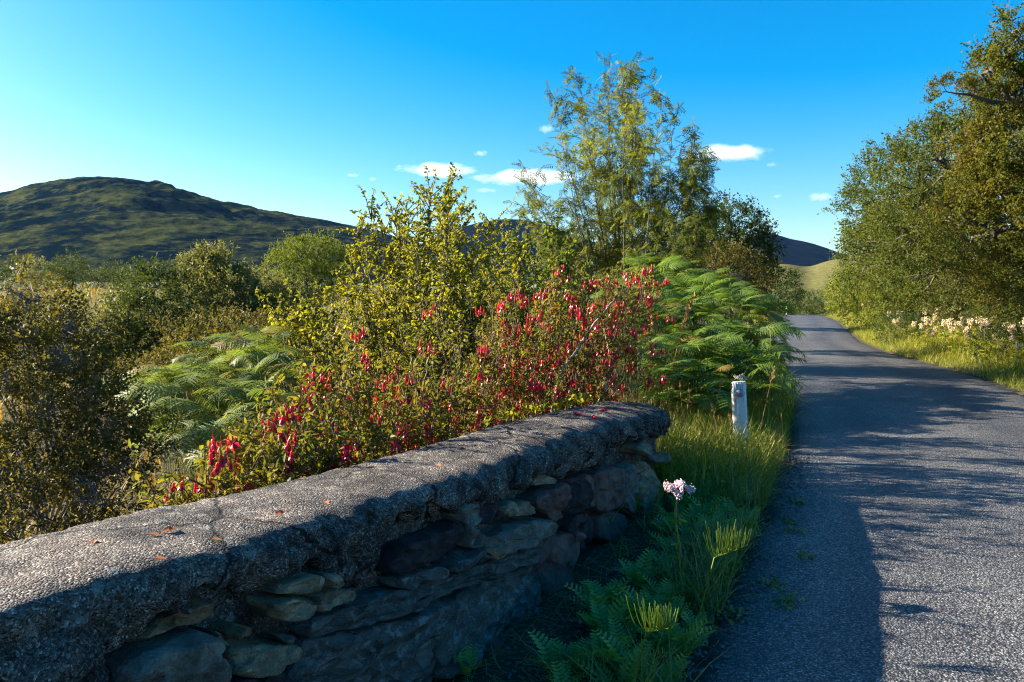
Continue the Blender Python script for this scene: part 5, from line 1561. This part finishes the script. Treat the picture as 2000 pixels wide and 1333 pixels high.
# fallen things on the wall top
RL = leaf_mat('dead_leaf', [(0.22, 0.06, 0.02), (0.30, 0.10, 0.03), (0.16, 0.05, 0.02)], 0.2, (1.2, 1.0, 0.8), 0.6, 0.3)
for k, (px, py) in enumerate([(412, 1055), (275, 1125), (205, 1135), (100, 1078), (182, 1064), (345, 1032), (290, 1045), (858, 912), (1165, 1020), (300, 1092), (640, 985), (560, 1000), (465, 1052), (720, 968)]):
    d = ray(px, py)
    t = 1.0
    for _ in range(12):
        p = d * t; s = (p[:2] - WP0) @ WD; t = (wall_top(s) + 0.012 - EYE) / d[2]
    p = np.array([0, 0, EYE]) + d * t
    n = (p[:2] - WP0) @ WN
    if not -0.46 < n < 0.0: continue
    m = MB(); m.inst(leaf_t('oval', 0.62, 0.16, 0.1), np.array([[0, 0, 0.0]]), np.array([[math.cos(k * 2.1), math.sin(k * 2.1), 0.08]]), np.array([[0, 0, 1.0]]), np.array([0.026 + 0.008 * (k % 3)]))
    m.tube(np.array([[0, 0, 0], [-0.006 * math.cos(k * 2.1), -0.006 * math.sin(k * 2.1), 0.001], [-0.014 * math.cos(k * 2.1), -0.014 * math.sin(k * 2.1), 0.003]]), 0.0008, 0.0006, 3)
    tag(m.build('fallen_leaf', RL, loc=p), 'small reddish dead leaf lying on the wall top', 'leaf', 'dead leaves on the wall top')
for k, (px, py) in enumerate([(1161, 815), (1186, 801), (1134, 808)]):
    d = ray(px, py); t = 4.0
    for _ in range(12):
        p = d * t; s = (p[:2] - WP0) @ WD; t = (wall_top(s) + 0.02 - EYE) / d[2]
    p = np.array([0, 0, EYE]) + d * t
    o = link('fallen_flower', FL[1], None)
    rot_frame(o, p, (math.cos(k), math.sin(k), 0.1), (math.sin(k + 1), -math.cos(k + 1), 0.15), 1.1)
    tag(o, 'fallen red fuchsia flower lying on the far end of the wall top', 'flower', 'fallen flowers on the wall top')

# gravel and litter along the edge of the road
def gravel():
    rng = np.random.default_rng(70)
    n = 5200
    y = rng.uniform(2.2, 6.2, n); f = rng.random(n) ** 0.8
    xa = 0.12 + 0.52 * (y - 3.27); xb = XL(y) + 0.35
    x = xa + (xb - xa) * f
    far = x > XL(y) - 0.04
    z = np.where(far, 0.022, ground_z(x, y))
    keep = (~far) | (rng.random(n) < 0.5)
    P = np.stack([x, y, z], -1)[keep]
    m = MB(); V = ICO[0] * np.array([1, 0.8, 0.55]); V = V + rng.normal(size=V.shape) * 0.12
    m.inst((V, ICO[1], None), P, rnd_dirs(len(P), rng) * np.array([1, 1, 0.2]), np.tile([0, 0, 1.0], (len(P), 1)), rng.uniform(0.003, 0.013, len(P)))
    tag(m.build('gravel', plain_mat('loose_gravel', (0.085, 0.083, 0.085), 0.8, 0.3, 0.6, 60)), 'loose dark gravel between the wall and the road', 'gravel', kind='stuff')
gravel()
def litter():
    rng = np.random.default_rng(71)
    n = 2400
    y = rng.uniform(2.2, 5.6, n); xa = 0.16 + 0.52 * (y - 3.27); x = xa + (XL(y) - 0.05 - xa) * rng.random(n) ** 1.3
    P = np.stack([x, y, ground_z(x, y) + 0.004 + 0.03 * rng.random(n) ** 2], -1)
    m = MB(); a = rng.uniform(0, 6.28, n)
    for q in range(3):
        k = np.arange(n) % 3 == q
        m.inst((BL[q][0] * np.array([1, 1.2, 0.5]), BL[q][1], BL[q][2]), P[k], np.stack([np.cos(a[k]), np.sin(a[k]), 0.12 * rng.normal(size=k.sum())], -1), np.tile([0, 0, 1.0], (k.sum(), 1)), rng.uniform(0.06, 0.20, k.sum()))
    tag(m.build('dry_grass_litter', M['grass_dry']), 'dead grass litter lying between the wall and the verge plants', 'grass', kind='stuff')
litter()
# moss and little weeds in the crack along the road edge
def edge_weed(px, py, r, k):
    d = ray(px, py); t = (0.02 - EYE) / d[2]; p = np.array([0, 0, EYE]) + d * t
    rng = np.random.default_rng(200 + k)
    e = empty('road_edge_weed', p, 'tiny green weed growing in the crack at the road edge', 'plant', 'weeds in the road edge')
    m = MB(); n = 46
    m.inst(leaf_t('oval', 0.6, 0.1, 0.1), np.stack([rng.normal(size=n) * r, rng.normal(size=n) * r * 1.2, np.abs(rng.normal(size=n)) * 0.01], -1), rnd_dirs(n, rng, 0.5), rnd_dirs(n, rng, 2.0), rng.uniform(0.012, 0.028, n))
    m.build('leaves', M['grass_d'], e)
for k, (px, py, r) in enumerate([(1545, 1022, .022), (1550, 1042, .025), (1570, 1092, .02), (1508, 1143, .025), (1535, 1178, .035), (1540, 1185, .03), (1562, 985, .02), (1430, 1205, .03)]):
    edge_weed(px, py, r, k)

# ------------------------------------------------------------------ clouds (real volumes far beyond the hills)
def cloud_mat():
    m = bpy.data.materials.new('cloud_vapour'); m.use_nodes = True
    nt = m.node_tree; nt.nodes.clear()
    out = nt.nodes.new('ShaderNodeOutputMaterial'); pv = nt.nodes.new('ShaderNodeVolumePrincipled')
    pv.inputs['Color'].default_value = (1, 1, 1, 1)
    pv.inputs['Anisotropy'].default_value = 0.2
    tc = nt.nodes.new('ShaderNodeTexCoord')
    ln = nt.nodes.new('ShaderNodeVectorMath'); ln.operation = 'LENGTH'
    nt.links.new(tc.outputs['Object'], ln.inputs[0])
    oi = nt.nodes.new('ShaderNodeObjectInfo')
    ad = nt.nodes.new('ShaderNodeVectorMath'); ad.operation = 'ADD'
    nt.links.new(tc.outputs['Object'], ad.inputs[0]); nt.links.new(oi.outputs['Location'], ad.inputs[1])
    mp = nt.nodes.new('ShaderNodeMapping'); mp.inputs['Scale'].default_value = (2.2, 1.0, 0.9)
    nt.links.new(ad.outputs[0], mp.inputs[0])
    n = noise(nt, 1.1, 6, 0.62, vec=mp.outputs[0])
    a = nt.nodes.new('ShaderNodeMath'); a.operation = 'MULTIPLY_ADD'; a.inputs[1].default_value = -0.62
    nt.links.new(ln.outputs['Value'], a.inputs[0]); nt.links.new(n.outputs[0], a.inputs[2])
    mr = nt.nodes.new('ShaderNodeMapRange')
    mr.inputs['From Min'].default_value = 0.02; mr.inputs['From Max'].default_value = 0.30
    mr.inputs['To Min'].default_value = 0; mr.inputs['To Max'].default_value = 0.0042
    nt.links.new(a.outputs[0], mr.inputs['Value'])
    nt.links.new(mr.outputs[0], pv.inputs['Density'])
    nt.links.new(pv.outputs[0], out.inputs['Volume'])
    return m
CM = cloud_mat()
CB = MB(); CB.add(ICO[0], ICO[1])
def ball():
    import bmesh
    bm = bmesh.new(); bmesh.ops.create_icosphere(bm, subdivisions=3, radius=1.0)
    me = bpy.data.meshes.new('cloud'); bm.to_mesh(me); bm.free(); me.materials.append(CM); return me
CME = ball()
CD = 8000.0
cl = [(860, 334, 84, 17, 'long white cloud above the hawthorn top'), (1035, 347, 110, 18, 'long white cloud partly behind the left shoots of the airy tree'), (1425, 301, 92, 21, 'brightest white cloud right of the airy tree'), (948, 372, 26, 6, 'thin small cloud under the long white clouds'),
      (688, 343, 14, 5, 'tiny cloud farthest left'), (727, 350, 11, 5, 'tiny cloud second from the left'), (1068, 252, 18, 12, 'faint wisp left of the airy tree'), (1604, 385, 30, 11, 'small slanting cloud over the blue hill'), (1716, 350, 24, 13, 'small cloud touching the tree row on the right'),
      (1756, 316, 22, 8, 'faint cloud above the tree row'), (1508, 322, 14, 7, 'faint puff under the brightest cloud'), (1518, 384, 12, 5, 'faint speck of cloud high over the blue hill'), (940, 300, 16, 8, 'faint wisp above the long white cloud')]
for px, py, hw, hh, lab in cl:
    p = at(px, py, CD); s = CD / F
    o = link('cloud', CME)
    o.location = p; o.scale = (hw * s * 1.15, hw * s * 0.7, hh * s * 0.95)
    tag(o, lab, 'cloud', 'small clouds over the hills')

# ------------------------------------------------------------------ thin air between camera and hills
def haze():
    m = bpy.data.materials.new('pale_air'); m.use_nodes = True
    nt = m.node_tree; nt.nodes.clear()
    out = nt.nodes.new('ShaderNodeOutputMaterial'); pv = nt.nodes.new('ShaderNodeVolumePrincipled')
    pv.inputs['Color'].default_value = (0.16, 0.42, 1.0, 1)
    pv.inputs['Density'].default_value = HAZE
    nt.links.new(pv.outputs[0], out.inputs['Volume'])
    x0, x1, y0, y1, z0, z1 = -5800, 5800, -5800, 5800, -40, 720
    V = [(x, y, z) for z in (z0, z1) for y in (y0, y1) for x in (x0, x1)]
    mb = MB(); mb.add(V, None, [(0, 2, 3, 1), (4, 5, 7, 6), (0, 1, 5, 4), (1, 3, 7, 5), (3, 2, 6, 7), (2, 0, 4, 6)])
    tag(mb.build('haze', m), 'thin blue air over the moor and hills', 'haze', kind='stuff')
HAZE = 0.000013
if HAZE > 0:
    haze()
